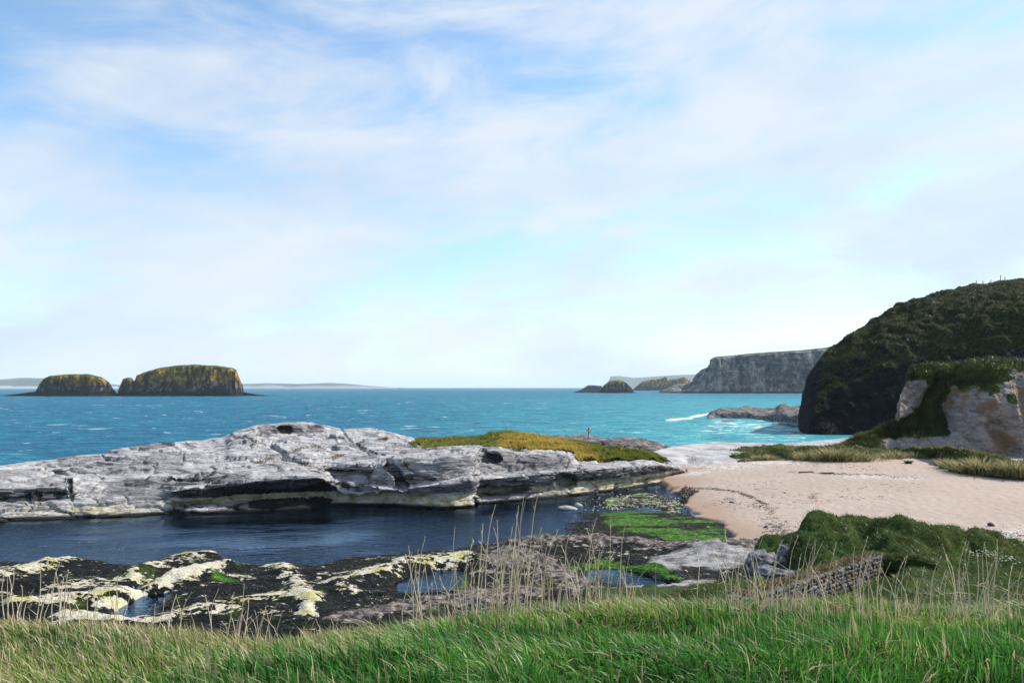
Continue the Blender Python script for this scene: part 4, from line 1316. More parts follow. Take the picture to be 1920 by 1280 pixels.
# wrack fronds
dark = sst(pale, 0.5, 0.2) * sst(bare, 0.5, 0.2) * sst(lime, 0.5, 0.2) * (h > -0.02) * (h < 0.5) * (PX < 1372)
wgt = (dark * YG).ravel()
ids = rng.choice(wgt.size, 26000, p=wgt / wgt.sum())
pts = P.reshape(-1, 3)[ids] + rng.normal(0, 0.05, (26000, 3)) * np.array([1, 1, 0.1])
gk = green.ravel()[ids][:, None]
nb = len(pts)
hcol = np.array([0.005, 0.005, 0.004]) * rng.uniform(0.4, 2.2, (nb, 1)) + np.array([0.025, 0.018, 0.003]) * rng.random((nb, 1)) ** 4
gmix = sst(gk, 0.35, 0.6)
hcol = hcol * (1 - gmix) + gmix * np.array([0.045, 0.12, 0.008]) * rng.uniform(0.4, 1.5, (nb, 1))
Vv, q_, t_, c_ = blades(pts - np.array([0, 0, 0.01]), rng.uniform(0.06, 0.14, nb), rng.uniform(0.03, 0.07, nb), rng.uniform(1.5, 3.5, nb), rng.normal(3.0, 0.8, nb), hcol, seg=2)
link('seaweed', raw_mesh('seaweed', Vv, q_, t_, cols={'Col': c_}), M['weed'], label='black and green seaweed covering the tidal rocks', cat='seaweed', kind='stuff')


# ------------------------------------------------------------------ stones
def stone_mesh(name, seed, sub=2, flat=0.7, rough=0.22, blocky=0.0):
    import bmesh
    bm = bmesh.new()
    bmesh.ops.create_icosphere(bm, subdivisions=sub, radius=1.0)
    V = np.array([v.co[:] for v in bm.verts])
    if blocky:
        V = np.sign(V) * np.abs(V) ** (1 - 0.55 * blocky)
    V *= (1 + rough * fbm(V * 1.1 + seed * 5.1, 4, 0.55, seed) * 1.5)[:, None]
    V[:, 2] *= flat
    for v, c in zip(bm.verts, V):
        v.co = c
    me = bpy.data.meshes.new(name)
    bm.to_mesh(me)
    bm.free()
    me.polygons.foreach_set('use_smooth', np.full(len(me.polygons), not blocky))
    return me


def put_stone(name, me, loc, size, rz, label, cat, group=None, parent=None, mat=None):
    o = link(name, me, mat, parent=parent, label=label, cat=cat, group=group)
    o.location = loc
    o.scale = size
    o.rotation_euler = (random.uniform(-.2, .2), random.uniform(-.2, .2), rz)
    return o


random.seed(5)
pal_m = [stone_mesh('boulder', k, 3, 0.6, 0.3) for k in range(3)]
for a in pal_m:
    a.materials.append(M['pale'])
drk_m = [stone_mesh('beach_stone', k + 9, 3, 0.65, 0.35) for k in range(3)]
for a in drk_m:
    a.materials.append(M['darkstone'])


def on_sand(qx, qy):
    z0 = 0.8
    for _ in range(6):
        Yq = float(Yz(qy, z0)); z0 = sand_z((qx - 960) / FPX * Yq, Yq)
    return ((qx - 960) / FPX * Yq, Yq, z0)


c = W(1063, 952, float(Yz(954, 0.0)))
put_stone('boulder', pal_m[0], (c[0], c[1], 0.05), (0.75, 0.5, 0.4), 0.2, 'white wave worn boulder lying alone in the dark channel', 'rock')
c = W(1084, 946, float(Yz(948, 0.0)))
put_stone('boulder', pal_m[1], (c[0], c[1], 0.03), (0.5, 0.35, 0.3), 1.2, 'smaller pale boulder just behind the white one in the channel', 'rock')
c = on_sand(1858, 986)
put_stone('beach_stone', drk_m[0], (c[0], c[1], c[2] + 0.08), (0.22, 0.2, 0.22), 0.4, 'single dark stone on the sand behind the grassy mound', 'stone')
c = on_sand(1436, 988)
put_stone('beach_stone', drk_m[1], (c[0], c[1], c[2] + 0.04), (0.16, 0.14, 0.12), 0.9, 'small dark stone among the seaweed scraps on the sand', 'stone')
c = on_sand(1371, 942)
put_stone('beach_stone', drk_m[2], (c[0], c[1], c[2] + 0.04), (0.17, 0.15, 0.12), 2.1, 'small dark stone alone on the damp sand near the tide line', 'stone')
# rubble of pale cobbles at the head of the channel: one heap nobody could count
vs, ts, off = [], [], 0
src = [stone_mesh('cobble_source', k + 30, 1, 0.7, 0.35) for k in range(4)]
data = []
for s in src:
    co = np.array([v.co[:] for v in s.vertices]); tr_ = np.array([p_.vertices[:] for p_ in s.polygons]); data.append((co, tr_))
    bpy.data.meshes.remove(s)
cols_ = []
def cobble(x, y, z, s, pale_):
    global off
    co, tr_ = data[rng.integers(4)]
    a = rng.uniform(0, 6.28)
    r = np.array([[math.cos(a), -math.sin(a), 0], [math.sin(a), math.cos(a), 0], [0, 0, 1]])
    vs.append((co * s * rng.uniform(0.7, 1.3, 3)) @ r.T + np.array([x, y, z]))
    ts.append(tr_ + off)
    off += len(co)
    cols_.append(np.repeat(np.array([[0.5, 0.48, 0.45]]) * pale_, len(co), 0))
for _ in range(700):
    tq = rng.random()
    qx = 1110 + 185 * tq + rng.normal(0, 12)
    qy = 950 - 12 * math.sin(tq * 3.0) + rng.normal(0, 7)
    Yq = float(Yz(qy, 0.06))
    cobble((qx - 960) / FPX * Yq, Yq, 0.09 + rng.uniform(-0.03, 0.03), rng.uniform(0.03, 0.09), rng.choice([0.9, 0.6, 0.4, 0.12, 0.05, 0.03]))
for _ in range(500):
    qx = rng.uniform(1560, 1740); qy = 893 + (qx - 1650) * 0.03 + rng.normal(0, 2.2)
    a = on_sand(qx, qy)
    cobble(a[0], a[1], a[2] - 0.02, rng.uniform(0.02, 0.06), rng.choice([1.2, 1.0, 0.7, 0.2]))
for _ in range(500):
    qx = rng.uniform(1230, 1560); qy = 872 + rng.normal(0, 4)
    a = on_sand(qx, qy)
    cobble(a[0], a[1], a[2] - 0.02, rng.uniform(0.02, 0.07), rng.choice([1.2, 1.0, 0.7, 0.2]))
for _ in range(200):
    qx = rng.uniform(1860, 1960); qy = 1000 + rng.normal(0, 6)
    a = on_sand(qx, qy)
    cobble(a[0], a[1], a[2], rng.uniform(0.03, 0.08), rng.choice([1.2, 1.0, 0.5]))
m, n = new_mat('cobbles')
M['cobble'] = finish(m, n, n.attr('Col', True), 0.85, None, 0.2)
link('cobbles', raw_mesh('cobbles', np.concatenate(vs), None, np.concatenate(ts), cols={'Col': np.concatenate(cols_)}), M['cobble'], label='scattered pale cobbles and shingle along the channel head and beach', cat='shingle', kind='stuff')

# seaweed washed up on the sand
pts = []
for pl, nn, sp in (([(1290, 915), (1340, 916), (1385, 922), (1415, 934), (1435, 945)], 260, 1.6), ([(1440, 962), (1455, 985), (1470, 1005), (1450, 1022)], 240, 9), ([(1410, 945), (1445, 955), (1450, 962)], 60, 4),
                   ([(1480, 884), (1540, 887), (1590, 889), (1660, 890)], 160, 1.4), ([(1390, 900), (1500, 940), (1700, 915)], 120, 14), ([(1480, 868), (1640, 880)], 90, 5), ([(1330, 946), (1370, 936), (1390, 950)], 60, 5), ([(1520, 940), (1530, 925)], 30, 3)):
    pl = np.array(pl, float)
    for _ in range(nn):
        tq = rng.uniform(0, len(pl) - 1.001); i_ = int(tq); f_ = tq - i_
        qq = pl[i_] * (1 - f_) + pl[i_ + 1] * f_ + rng.normal(0, sp, 2) * np.array([1.6, 0.7])
        pts.append(on_sand(*qq))
pts = np.repeat(np.array(pts), 5, 0) + rng.normal(0, 0.10, (len(pts) * 5, 3)) * np.array([1, 0.7, 0.05])
nb = len(pts)
hcol = np.array([0.022, 0.016, 0.011]) * rng.uniform(0.4, 1.8, (nb, 1))
Vv, q_, t_, c_ = blades(pts, rng.uniform(0.04, 0.09, nb), rng.uniform(0.04, 0.08, nb), rng.uniform(1.0, 3.0, nb), rng.uniform(0, 6.28, nb), hcol, seg=2)
link('strandline_seaweed', raw_mesh('strandline_seaweed', Vv, q_, t_, cols={'Col': c_}), M['weed'], label='dark scraps of dried seaweed strewn along the sand', cat='seaweed', kind='stuff')


def weed_heap(label, poly, nn):
    a = np.array(poly, float)
    pts = []
    while len(pts) < nn:
        qx, qy = rng.uniform(a[:, 0].min(), a[:, 0].max()), rng.uniform(a[:, 1].min(), a[:, 1].max())
        if poly_sd(np.array([qx]), np.array([qy]), list(map(tuple, a)))[0] < 0:
            pts.append(on_sand(qx, qy))
    pts = np.array(pts)
    pts[:, 2] = np.maximum(pts[:, 2], 0.02) + rng.uniform(0, 0.12, nn)
    hcol = np.array([0.012, 0.011, 0.009]) * rng.uniform(0.4, 2.0, (nn, 1))
    Vv, q_, t_, c_ = blades(pts, rng.uniform(0.08, 0.2, nn), rng.uniform(0.07, 0.14, nn), rng.uniform(1.0, 3.0, nn), rng.uniform(0, 6.28, nn), hcol, seg=2)
    link('seaweed_heap', raw_mesh('seaweed_heap', Vv, q_, t_, cols={'Col': c_}), M['weed'], label=label, cat='seaweed')


weed_heap('black heap of seaweed on the sand at the end of the ledge', [(1258, 928), (1275, 920), (1285, 912), (1300, 920), (1312, 921), (1296, 931), (1288, 944), (1279, 944), (1274, 932)], 650)

# ------------------------------------------------------------------ dune strip behind the beach with marram
u = np.linspace(1384, 2100, 420)
bot = curve([(1384, 866), (1400, 862), (1440, 862), (1480, 865), (1560, 868), (1640, 868), (1700, 862), (1745, 868), (1760, 876), (1800, 885), (1860, 893), (1920, 897), (2100, 905)], u)
top = curve([(1384, 864), (1400, 852), (1430, 842), (1500, 838), (1560, 838), (1600, 840), (1700, 846), (1750, 842), (1790, 840), (1830, 848), (1880, 856), (1920, 866), (2100, 876)], u)
Yf = Yz(bot, 1.55)
Yt = Yf + 4 + 3 * sst(u, 1500, 1400)
f0 = W(u, bot, Yf - 0.3); f0[:, 2] -= 0.5
T = W(u, top, Yt)
mid = f0 * 0.45 + T * 0.55; mid[:, 1] -= 0.9
b1 = T.copy(); b1[:, 1] += 10; b1[:, 2] = np.maximum(T[:, 2] - 0.8, 1.4)
b2 = T.copy(); b2[:, 1] += 24; b2[:, 2] = 0.8
P = loft([f0, mid, T, b1, b2], u, [20, 22, 14, 4])
P = blur_rows(P, 3)
N = grid_normals(P)
P += N * (0.75 * fbm(P * 0.5, 4, 0.55, 7) + 0.12 * fbm(P * 2.0, 3, 0.5, 8))[..., None]
link('dune', grid_mesh('dune', P), M['dune'], label='low grassy dune strip along the back of the beach', cat='dune')
m_ = (np.arange(P.shape[0])[:, None] > 3) & (np.arange(P.shape[0])[:, None] < 60) & np.ones(P.shape[:2], bool)
pts = P[m_].copy()
nb = len(pts)
pts = pts + rng.normal(0, 0.1, pts.shape) * np.array([1, 1, 0])
k = np.clip(0.40 + 1.1 * fbm(pts * 0.5, 3, 0.5, 4) + rng.normal(0, .15, nb), 0, 1)[:, None]
hcol = np.array([0.05, 0.095, 0.018]) * (1 - k) + np.array([0.30, 0.26, 0.09]) * k
hcol = hcol * rng.uniform(0.5, 1.2, (nb, 1))
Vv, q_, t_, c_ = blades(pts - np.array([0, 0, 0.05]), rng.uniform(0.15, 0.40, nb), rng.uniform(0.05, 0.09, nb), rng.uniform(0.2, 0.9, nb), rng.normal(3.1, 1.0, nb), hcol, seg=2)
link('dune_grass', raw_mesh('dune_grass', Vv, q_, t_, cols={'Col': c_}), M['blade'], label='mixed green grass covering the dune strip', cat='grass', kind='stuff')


def tuft_mesh(seed, nb=260, h0=1.0, colr=(0.50, 0.43, 0.20)):
    r = np.sqrt(rng.random(nb)) * 0.35
    a = rng.uniform(0, 6.28, nb)
    base = np.stack([r * np.cos(a), r * np.sin(a), np.full(nb, -0.05)], -1)
    hcol = np.array(colr) * rng.uniform(0.5, 1.25, (nb, 1)) * np.array([1, 1, 1])
    k = rng.random((nb, 1)) < 0.3
    hcol = np.where(k, np.array([0.08, 0.11, 0.03]) * rng.uniform(0.6, 1.2, (nb, 1)), hcol)
    Vv, q_, t_, c_ = blades(base, rng.uniform(0.6, 1.0, nb) * h0, rng.uniform(0.03, 0.05, nb), 0.15 + r * 2.0 * rng.uniform(0.5, 1.2, nb), a * 1.0 + rng.normal(0, 0.5, nb), hcol, seg=3)
    me = raw_mesh('marram_tuft', Vv, q_, t_, cols={'Col': c_})
    me.materials.append(M['dry'])
    return me


tm = [tuft_mesh(k) for k in range(5)]
tlist = [(1412, 860, .8), (1424, 852, .9), (1446, 856, 1.0), (1462, 853, .9), (1510, 864, 1.3), (1526, 865, 1.4), (1541, 864, 1.3), (1556, 866, 1.5), (1572, 866, 1.6), (1588, 867, 1.6), (1604, 867, 1.5), (1618, 866, 1.4),
         (1634, 860, 1.5), (1646, 864, 1.3), (1668, 861, 1.3), (1680, 860, 1.4), (1700, 857, 1.2), (1716, 855, 1.3), (1778, 858, 1.2), (1800, 860, 1.6), (1820, 862, 1.7), (1838, 866, 1.6), (1862, 880, 1.2), (1880, 885, 1.2), (1898, 885, 1.3), (1915, 890, 1.4)]
for k, (qx, qy, s) in enumerate(tlist):
    Yq = float(np.interp(qx, u, Yf)) + 0.3
    c0 = W(qx, qy, Yq)
    col_i = np.argmin(np.abs(u - qx))
    colP = P[:62, col_i]
    zq = float(np.interp(Yq, np.maximum.accumulate(colP[:, 1]), colP[:, 2]))
    lab = ('straw coloured marram tuft in the bright row above the sand' if 1500 < qx < 1625 else 'marram tuft on the dune below the limestone crag' if qx >= 1625 else 'short marram tuft on the patch beside the pale platform')
    o = link('marram_tuft', tm[k % 5], None, label=lab, cat='grass tuft', group='marram tufts: ' + ('bright row' if 1500 < qx < 1625 else 'below the crag' if qx >= 1625 else 'beside the platform'))
    o.location = (c0[0], Yq, zq - 0.05)
    zs = (1.45 if 1500 < qx < 1625 else 1.2) * (0.8 + 0.45 * ((k * 37) % 10) / 10)
    o.scale = (s * 1.7, s * 1.7, s * zs)
    o.rotation_euler = (0, 0, k * 2.4)

# small clumps out on the sand
for qx, qy, lab in ((1703, 868, 'tiny green clump on the sand, left one of two under the dune'), (1758, 871, 'small green clump on the sand below the dune'), (1824, 888, 'dark leafy clump at the foot of the dune edge')):
    a = on_sand(qx, qy)
    o = link('grass_clump', tm[1].copy(), None, label=lab, cat='grass tuft')
    o.data.materials.clear(); o.data.materials.append(M['mound'])
    o.location = a; o.scale = (0.9, 0.9, 0.45)

# ------------------------------------------------------------------ grassy mound with ruined wall
u = np.linspace(1255, 2300, 330)
top = curve([(1255, 1120), (1285, 1092), (1330, 1082), (1400, 1078), (1450, 1066), (1478, 1022), (1500, 1004), (1530, 986), (1560, 977), (1600, 972), (1660, 969), (1710, 966), (1740, 975), (1775, 990), (1800, 1001), (1830, 999), (1855, 1000), (1880, 1009), (1920, 1014), (2050, 1030), (2300, 1050)], u, 4)
Yt = curve([(1255, 30), (1400, 32), (1478, 41), (1600, 43), (1740, 42), (1920, 40), (2300, 38)], u)
T = W(u, top, Yt)
b0 = T.copy(); b0[:, 1] += 3.5; b0[:, 2] -= 1.5
b_1 = T.copy(); b_1[:, 1] += 9; b_1[:, 2] = 0.0
mids = []
for fy_, pyv in ((0.82, None), (0.64, None), (0.5, None)):
    YY = Yt * fy_
    hol = curve([(1255, 3.0), (1400, 2.7), (1500, 2.5), (1650, 2.4), (1800, 2.5), (2300, 3.0)], u)
    zt = T[:, 2] * (fy_ - 0.5) / 0.5 * 0 + np.where(fy_ > 0.8, T[:, 2] * 0.75 + 0.1, np.where(fy_ > 0.6, hol, 3.6))
    mids.append(np.stack([(u - 960) / FPX * YY, YY, zt], -1))
P = loft([b_1, b0, T, mids[0], mids[1], mids[2]], u, [8, 16, 60, 50, 24])
P = blur_rows(P, 8)
px, py = pix(P)
N = grid_normals(P); N = np.where(N[..., 2:3] < 0, -N, N)
lump = 0.42 * fbm(P * np.array([0.35, 0.35, 0.35]), 3, 0.5, 13) + 0.42 * (0.5 - cells(P * np.array([0.55, 0.55, 0.3]) + 0.3 * fbm(P * 0.7, 2, 0.5, 3)[..., None], 6)[0]) + 0.10 * fbm(P * 1.6, 3, 0.5, 15)
P += N * (2.3 * lump * (1 - 0.75 * sst(P[..., 1], 39, 34)))[..., None]
P[..., 2] -= 0.45 * sst(poly_dist(px, py, [(1640, 1062), (1560, 1085), (1440, 1120)], 1.0), 70, 20)
link('grassy_mound', grid_mesh('grassy_mound', P), M['mound'], label='lumpy dark green grass mound at the near edge of the beach', cat='mound')
MOUND = P
wgt = np.broadcast_to(P[..., 1], P.shape[:2]).copy()
wgt[:14] *= 0.4
wgt = (wgt ** 2 * (u[None] < 2100)).ravel()
ids = rng.choice(wgt.size, 48000, p=wgt / wgt.sum())
pts = P.reshape(-1, 3)[ids] + rng.normal(0, 0.09, (48000, 3)) * np.array([1, 1, 0.0])
nb = len(pts)
k = np.clip(0.16 + 1.1 * fbm(pts * 0.8, 3, 0.5, 4) + rng.normal(0, .12, nb), 0, 1)[:, None]
hcol = np.array([0.034, 0.085, 0.012]) * (1 - k) + np.array([0.17, 0.15, 0.035]) * k
hcol = hcol * rng.uniform(0.5, 1.3, (nb, 1))
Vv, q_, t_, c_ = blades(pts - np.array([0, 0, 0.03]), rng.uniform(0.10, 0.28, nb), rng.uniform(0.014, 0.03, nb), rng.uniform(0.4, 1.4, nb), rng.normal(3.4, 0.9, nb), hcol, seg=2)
link('mound_grass', raw_mesh('mound_grass', Vv, q_, t_, cols={'Col': c_}), M['blade'], label='soft dark green grass covering the mound', cat='grass', kind='stuff')


def ground_at(x, y, Pg):
    dd = (Pg[..., 0] - x) ** 2 + (Pg[..., 1] - y) ** 2
    return float(Pg[np.unravel_index(np.argmin(dd), dd.shape)][2])


# white flower heads on the mound
fl_m, n = new_mat('flower_white')
finish(fl_m, n, (0.72, 0.74, 0.55), 0.7, None, 0.1, 0.3)
for qx, qy, nn, lab in ((1854, 1045, 26, 'larger cluster of creamy flower heads on the mound slope'), (1890, 1058, 22, 'lower cluster of creamy flower heads near the picture edge on the mound'), (1730, 1018, 9, 'few pale flower heads near the middle of the mound'), (1822, 1048, 8, 'sparse pale flower heads beside the larger cluster')):
    vsn, tsn, o_ = [], [], 0
    dd = np.hypot(px - qx, py - qy); c0 = P[np.unravel_index(np.argmin(dd), dd.shape)]
    vl = []
    root = empty('flower_cluster', tuple(c0), lab, 'flowers')
    stems_v, stems_c = [], []
    base_, hh_ = [], []
    for _ in range(nn):
        dx, dy = rng.normal(0, 0.22, 2)
        zt = rng.uniform(0.25, 0.5)
        base_.append((dx, dy, -0.1)); hh_.append(zt + 0.1)
        co, tr_ = data[rng.integers(4)]
        vsn.append(co * rng.uniform(0.03, 0.06) * np.array([1, 1, 0.5]) + np.array([dx, dy, zt]))
        tsn.append(tr_ + o_); o_ += len(co)
    link('flower_heads', raw_mesh('flower_heads', np.concatenate(vsn), None, np.concatenate(tsn)), fl_m, parent=root, kind='stuff')
    bb = np.array(base_); z_ = np.zeros(nn)
    Vv, q_, t_, c_ = blades(bb, np.array(hh_), np.full(nn, 0.015), z_, z_, np.tile(np.array([[0.04, 0.09, 0.02]]), (nn, 1)), seg=2)
    link('stems', raw_mesh('stems', Vv, q_, t_, cols={'Col': c_}), M['blade'], parent=root, kind='stuff')

# ruined wall: stones laid one by one
random.seed(11)
A = W(1640, 1062, 34.5)[()]
Bp = W(1392, 1140, 25.0)[()]
A = np.array([A[0], A[1], 0]); Bp = np.array([Bp[0], Bp[1], 0])
L = np.linalg.norm(Bp - A)
dirv = (Bp - A) / L
nrm_ = np.array([-dirv[1], dirv[0], 0])
ztopA = H - (1036 - HY) / FPX * 34.5
ztopB = H - (1112 - HY) / FPX * 25.0
root = empty('stone_wall', tuple(A * 0.5 + Bp * 0.5 + np.array([0, 0, 2.2])), 'low ruined dry stone wall running down from the grass mound', 'wall')
rl = np.array(root.location)
blk_m = [stone_mesh('stone', k + 60, 2, 0.8, 0.16, 0.75) for k in range(6)]
for a in blk_m:
    a.materials.append(M['stone'])
wz = 0.55
cv = []
for tq in np.linspace(0, 1, 24):
    zt = ztopA + (ztopB - ztopA) * tq - 0.10 - 0.12 * abs(vnoise(np.array([[tq * 7, 0.3, 0.2]]), 3)[0])
    c0 = A + (Bp - A) * tq
    for sx, z0 in ((-1, zt - 1.25), (-1, zt), (1, zt), (1, zt - 1.25)):
        cv.append(c0 + nrm_ * sx * wz * 0.40 + np.array([0, 0, z0]) - rl)
cv = np.array(cv)
qd = []
for a in range(23):
    for b in range(4):
        qd.append((a * 4 + b, a * 4 + (b + 1) % 4, a * 4 + 4 + (b + 1) % 4, a * 4 + 4 + b))
qd += [(0, 1, 2, 3), (95, 94, 93, 92)]
link('wall_core', raw_mesh('wall_core', cv, np.array(qd), smooth=False), M['mortar'], parent=root)
cnt_s = 0
WSIDE = 1 if nrm_[1] < 0 else -1
for side in (-1, 1):
    for course in range(6 if side == WSIDE else 2):
        s = random.uniform(0, 0.2)
        while s < L:
            ln = random.uniform(0.16, 0.38)
            tq = min((s + ln / 2) / L, 1)
            hgt_ = 0.15
            zt = ztopA + (ztopB - ztopA) * tq - 0.05 - course * 0.155
            c0 = A + dirv * (s + ln / 2) + nrm_ * side * wz * 0.42 + np.array([0, 0, zt - hgt_ / 2]) - rl
            o = link('stone', random.choice(blk_m), None, parent=root)
            o.location = c0
            o.scale = (ln * 0.55, random.uniform(0.13, 0.22), hgt_ * random.uniform(0.55, 0.8))
            o.rotation_euler = (random.uniform(-.16, .16), random.uniform(-.16, .16), math.atan2(dirv[1], dirv[0]) + random.uniform(-.2, .2))
            s += ln + 0.02
            cnt_s += 1
s = 0
while s < L:
    ln = random.uniform(0.3, 0.5)
    tq = min((s + ln / 2) / L, 1)
    if random.random() < 0.8:
        zt = ztopA + (ztopB - ztopA) * tq
        o = link('stone', random.choice(blk_m), None, parent=root)
        o.location = A + dirv * (s + ln / 2) + nrm_ * random.uniform(-0.1, 0.1) + np.array([0, 0, zt - 0.06]) - rl
        o.scale = (ln * 0.5, 0.22, 0.07)
        o.rotation_euler = (random.uniform(-.15, .15), random.uniform(-.15, .15), math.atan2(dirv[1], dirv[0]) + random.uniform(-.3, .3))
    s += ln + 0.02
# moss and ochre grass on the wall top
nb = 2600
tq = rng.random(nb)
zt = ztopA + (ztopB - ztopA) * tq
pts = A + (Bp - A) * tq[:, None] + nrm_ * rng.normal(0, 0.16, nb)[:, None] + np.stack([0 * tq, 0 * tq, zt], -1) - rl
hcol = np.array([0.20, 0.15, 0.05]) * rng.uniform(0.4, 1.3, (nb, 1))
Vv, q_, t_, c_ = blades(pts - np.array([0, 0, 0.03]), rng.uniform(0.08, 0.2, nb), rng.uniform(0.02, 0.05, nb), rng.uniform(0.4, 1.4, nb), rng.uniform(0, 6.28, nb), hcol, seg=2)
link('wall_grass', raw_mesh('wall_grass', Vv, q_, t_, cols={'Col': c_}), M['dry'], parent=root, kind='stuff')

# turf topped return of the wall
u2 = np.linspace(1645, 1750, 70)
tY = np.full_like(u2, 34.5)
tp_ = curve([(1645, 1040), (1680, 1040), (1720, 1043), (1750, 1052)], u2)
T2 = W(u2, tp_, tY)
F2 = T2.copy(); F2[:, 1] -= 0.35; F2[:, 2] -= 0.12
F3 = F2.copy(); F3[:, 1] += 0.25; F3[:, 2] -= 1.3
B2_ = T2.copy(); B2_[:, 1] += 1.2; B2_[:, 2] -= 0.6
P2 = loft([F3, F2, T2, B2_], u2, [16, 6, 10])
P2 += 0.10 * np.stack([fbm(P2 * 1.7, 4, 0.5, s_) for s_ in (1, 2, 3)], -1)
link('turf_bank', grid_mesh('turf_bank', P2), M['mound'], label='short turf topped bank with a dark upright face joining the stone wall', cat='bank')
nb = 2600
ids = rng.integers(18 * 70, 33 * 70, nb)
ids = np.minimum(ids, P2.shape[0] * 70 - 1)
pts = P2.reshape(-1, 3)[ids]
k = rng.random((nb, 1)) * 0.8
hcol = (np.array([0.05, 0.10, 0.015]) * (1 - k) + np.array([0.17, 0.15, 0.03]) * k) * rng.uniform(0.6, 1.2, (nb, 1))
Vv, q_, t_, c_ = blades(pts - np.array([0, 0, 0.03]), rng.uniform(0.10, 0.24, nb), rng.uniform(0.015, 0.03, nb), rng.uniform(0.4, 1.4, nb), rng.uniform(0, 6.28, nb), hcol, seg=2)
link('turf_bank_grass', raw_mesh('turf_bank_grass', Vv, q_, t_, cols={'Col': c_}), M['blade'], label='mossy grass on the turf bank joining the stone wall', cat='grass', kind='stuff')

# grey rocks between tidal rock and mound
for k, (qx, qyt, qyb, wpx, Yq, lab) in enumerate(((1432, 1030, 1075, 74, 39.0, 'blue grey angular rock where the sand meets the mound'), (1490, 1018, 1050, 64, 40.5, 'tilted grey slab leaning against the green mound'), (1462, 1064, 1092, 84, 36.5, 'pale cracked rock in front of the angular blue grey one'))):
    me = stone_mesh('shore_rock', 80 + k, 5, 1.0, 0.30, 0.45)
    V = np.array([v.co[:] for v in me.vertices])
    c1, c2, cid = cells(V * np.array([1.6, 1.6, 3.2]) + k, 5)
    V *= (1 + 0.16 * (cid - 0.5) - 0.06 * sst(c2 - c1, 0.1, 0) + 0.05 * fbm(V * 4, 4, 0.6, k))[:, None]
    me.vertices.foreach_set('co', V.astype(np.float32).ravel())
    me.polygons.foreach_set('use_smooth', np.ones(len(me.polygons), bool))
    me.update()
    zt = H - (qyt - HY) / FPX * Yq
    zb = H - (qyb - HY) / FPX * Yq
    o = link('shore_rock', me, M['grey'], label=lab, cat='rock')
    o.location = ((qx - 960) / FPX * Yq, Yq, (zt + zb) / 2 - 0.25)
    o.scale = (wpx / FPX * Yq / 2, wpx / FPX * Yq / 2 * 0.9, (zt - zb) / 2 + 0.2)
    o.rotation_euler = (0, 0.12, 0.4 * k)

# ------------------------------------------------------------------ near grass bank
edge = [(-3000, 1136), (-200, 1136), (0, 1137), (200, 1152), (400, 1172), (600, 1175), (700, 1160), (800, 1142), (900, 1124), (1000, 1112), (1100, 1102), (1250, 1106), (1400, 1112), (1600, 1116), (1750, 1120), (1920, 1122), (2200, 1120), (5000, 1110)]


def bank_z(x, y):
    yy = np.maximum(y, 0.8)
    ppx = 960 + x / yy * FPX
    # the lip is drawn along its own line on the ground, 9 m out
    lipx = 960 + x / 9.0 * FPX
    e = curve(edge, lipx, 40)
    zl = H - (e - HY) / FPX * 9.0
    z = 8.5 + (zl - 8.5) * sst(y, 3.0, 9.0) * 0 + (zl - 8.5) * np.clip((y - 4.2) / 4.8, -0.3, 1.0)
    z = z - 0.26
    drop = np.maximum(y - 9.0, 0)
    z = z - (0.27 * drop + 0.09 * drop ** 1.6) * (1 - 0.35 * sst(lipx, 1250, 1500))
    back = np.maximum(-y, 0)
    z = np.minimum(z, 8.9) + 0.02 * back
    lowz = -1.0 + 3.0 * sst(lipx, 1150, 1500) * sst(y, 45, 30)
    z = np.maximum(z, lowz)
    pp = np.stack([x, y, 0 * x], -1)
    return z + 0.10 * fbm(pp * 0.7, 3, 0.5, 21) + 0.05 * fbm(pp * 2.3, 2, 0.5, 22)


xs = np.linspace(-70, 70, 280)
ys = np.concatenate([np.linspace(-60, 0, 30, endpoint=False), np.linspace(0, 34, 150)])
Xg, Yg2 = np.meshgrid(np.sign(xs) * (np.abs(xs) / 70) ** 1.7 * 70, ys)
P = np.stack([Xg, Yg2, bank_z(Xg, Yg2)], -1)
link('grass_bank', grid_mesh('grass_bank', P), M['bank'], kind='structure')

# living grass on the bank
NB = 140000
y_ = 2.6 + 9.2 * rng.random(NB * 2) ** 0.85
x_ = (rng.random(NB * 2) * 2 - 1) * (0.72 * y_ + 2.2)
pp = np.stack([x_, y_, 0 * x_], -1)
dens = 0.62 + 0.55 * fbm(pp * 1.1, 3, 0.5, 91)
ok = rng.random(NB * 2) < dens
x_, y_, pp = x_[ok][:NB], y_[ok][:NB], pp[ok][:NB]
nb = len(x_)
clump = fbm(pp * 1.5, 3, 0.55, 93)
hgt = (0.19 + 0.10 * clump + 0.05 * fbm(pp * 0.5, 2, 0.5, 94)) * rng.uniform(0.6, 1.35, nb)
lipx = 960 + x_ / 9 * FPX
left = sst(lipx, 900, 250)
hgt *= 1 - 0.22 * left
hgt = np.maximum(hgt, 0.07)
base = np.stack([x_, y_, bank_z(x_, y_) - 0.02], -1)
gdir = 3.6 + 1.6 * fbm(pp * 0.8, 2, 0.5, 95) + rng.normal(0, 0.6, nb)
lean = np.clip(0.55 + 0.6 * fbm(pp * 0.9, 2, 0.5, 96) + rng.normal(0, 0.35, nb), 0.05, 1.8)
hue = fbm(pp * 0.7, 3, 0.5, 97)[:, None] + rng.normal(0, 0.22, (nb, 1))
g1 = np.array([0.045, 0.175, 0.028]); g2 = np.array([0.15, 0.345, 0.045]); g3 = np.array([0.34, 0.32, 0.06])
k = np.clip(hue * 0.9 + 0.35, 0, 1)
col = g1 * (1 - k) + g2 * k
ky = np.clip(left[:, None] * 0.55 + hue * 0.6 - 0.12, 0, 0.85)
col = col * (1 - ky) + g3 * ky
bl = sst(y_, 8, 4)[:, None] * 0.0
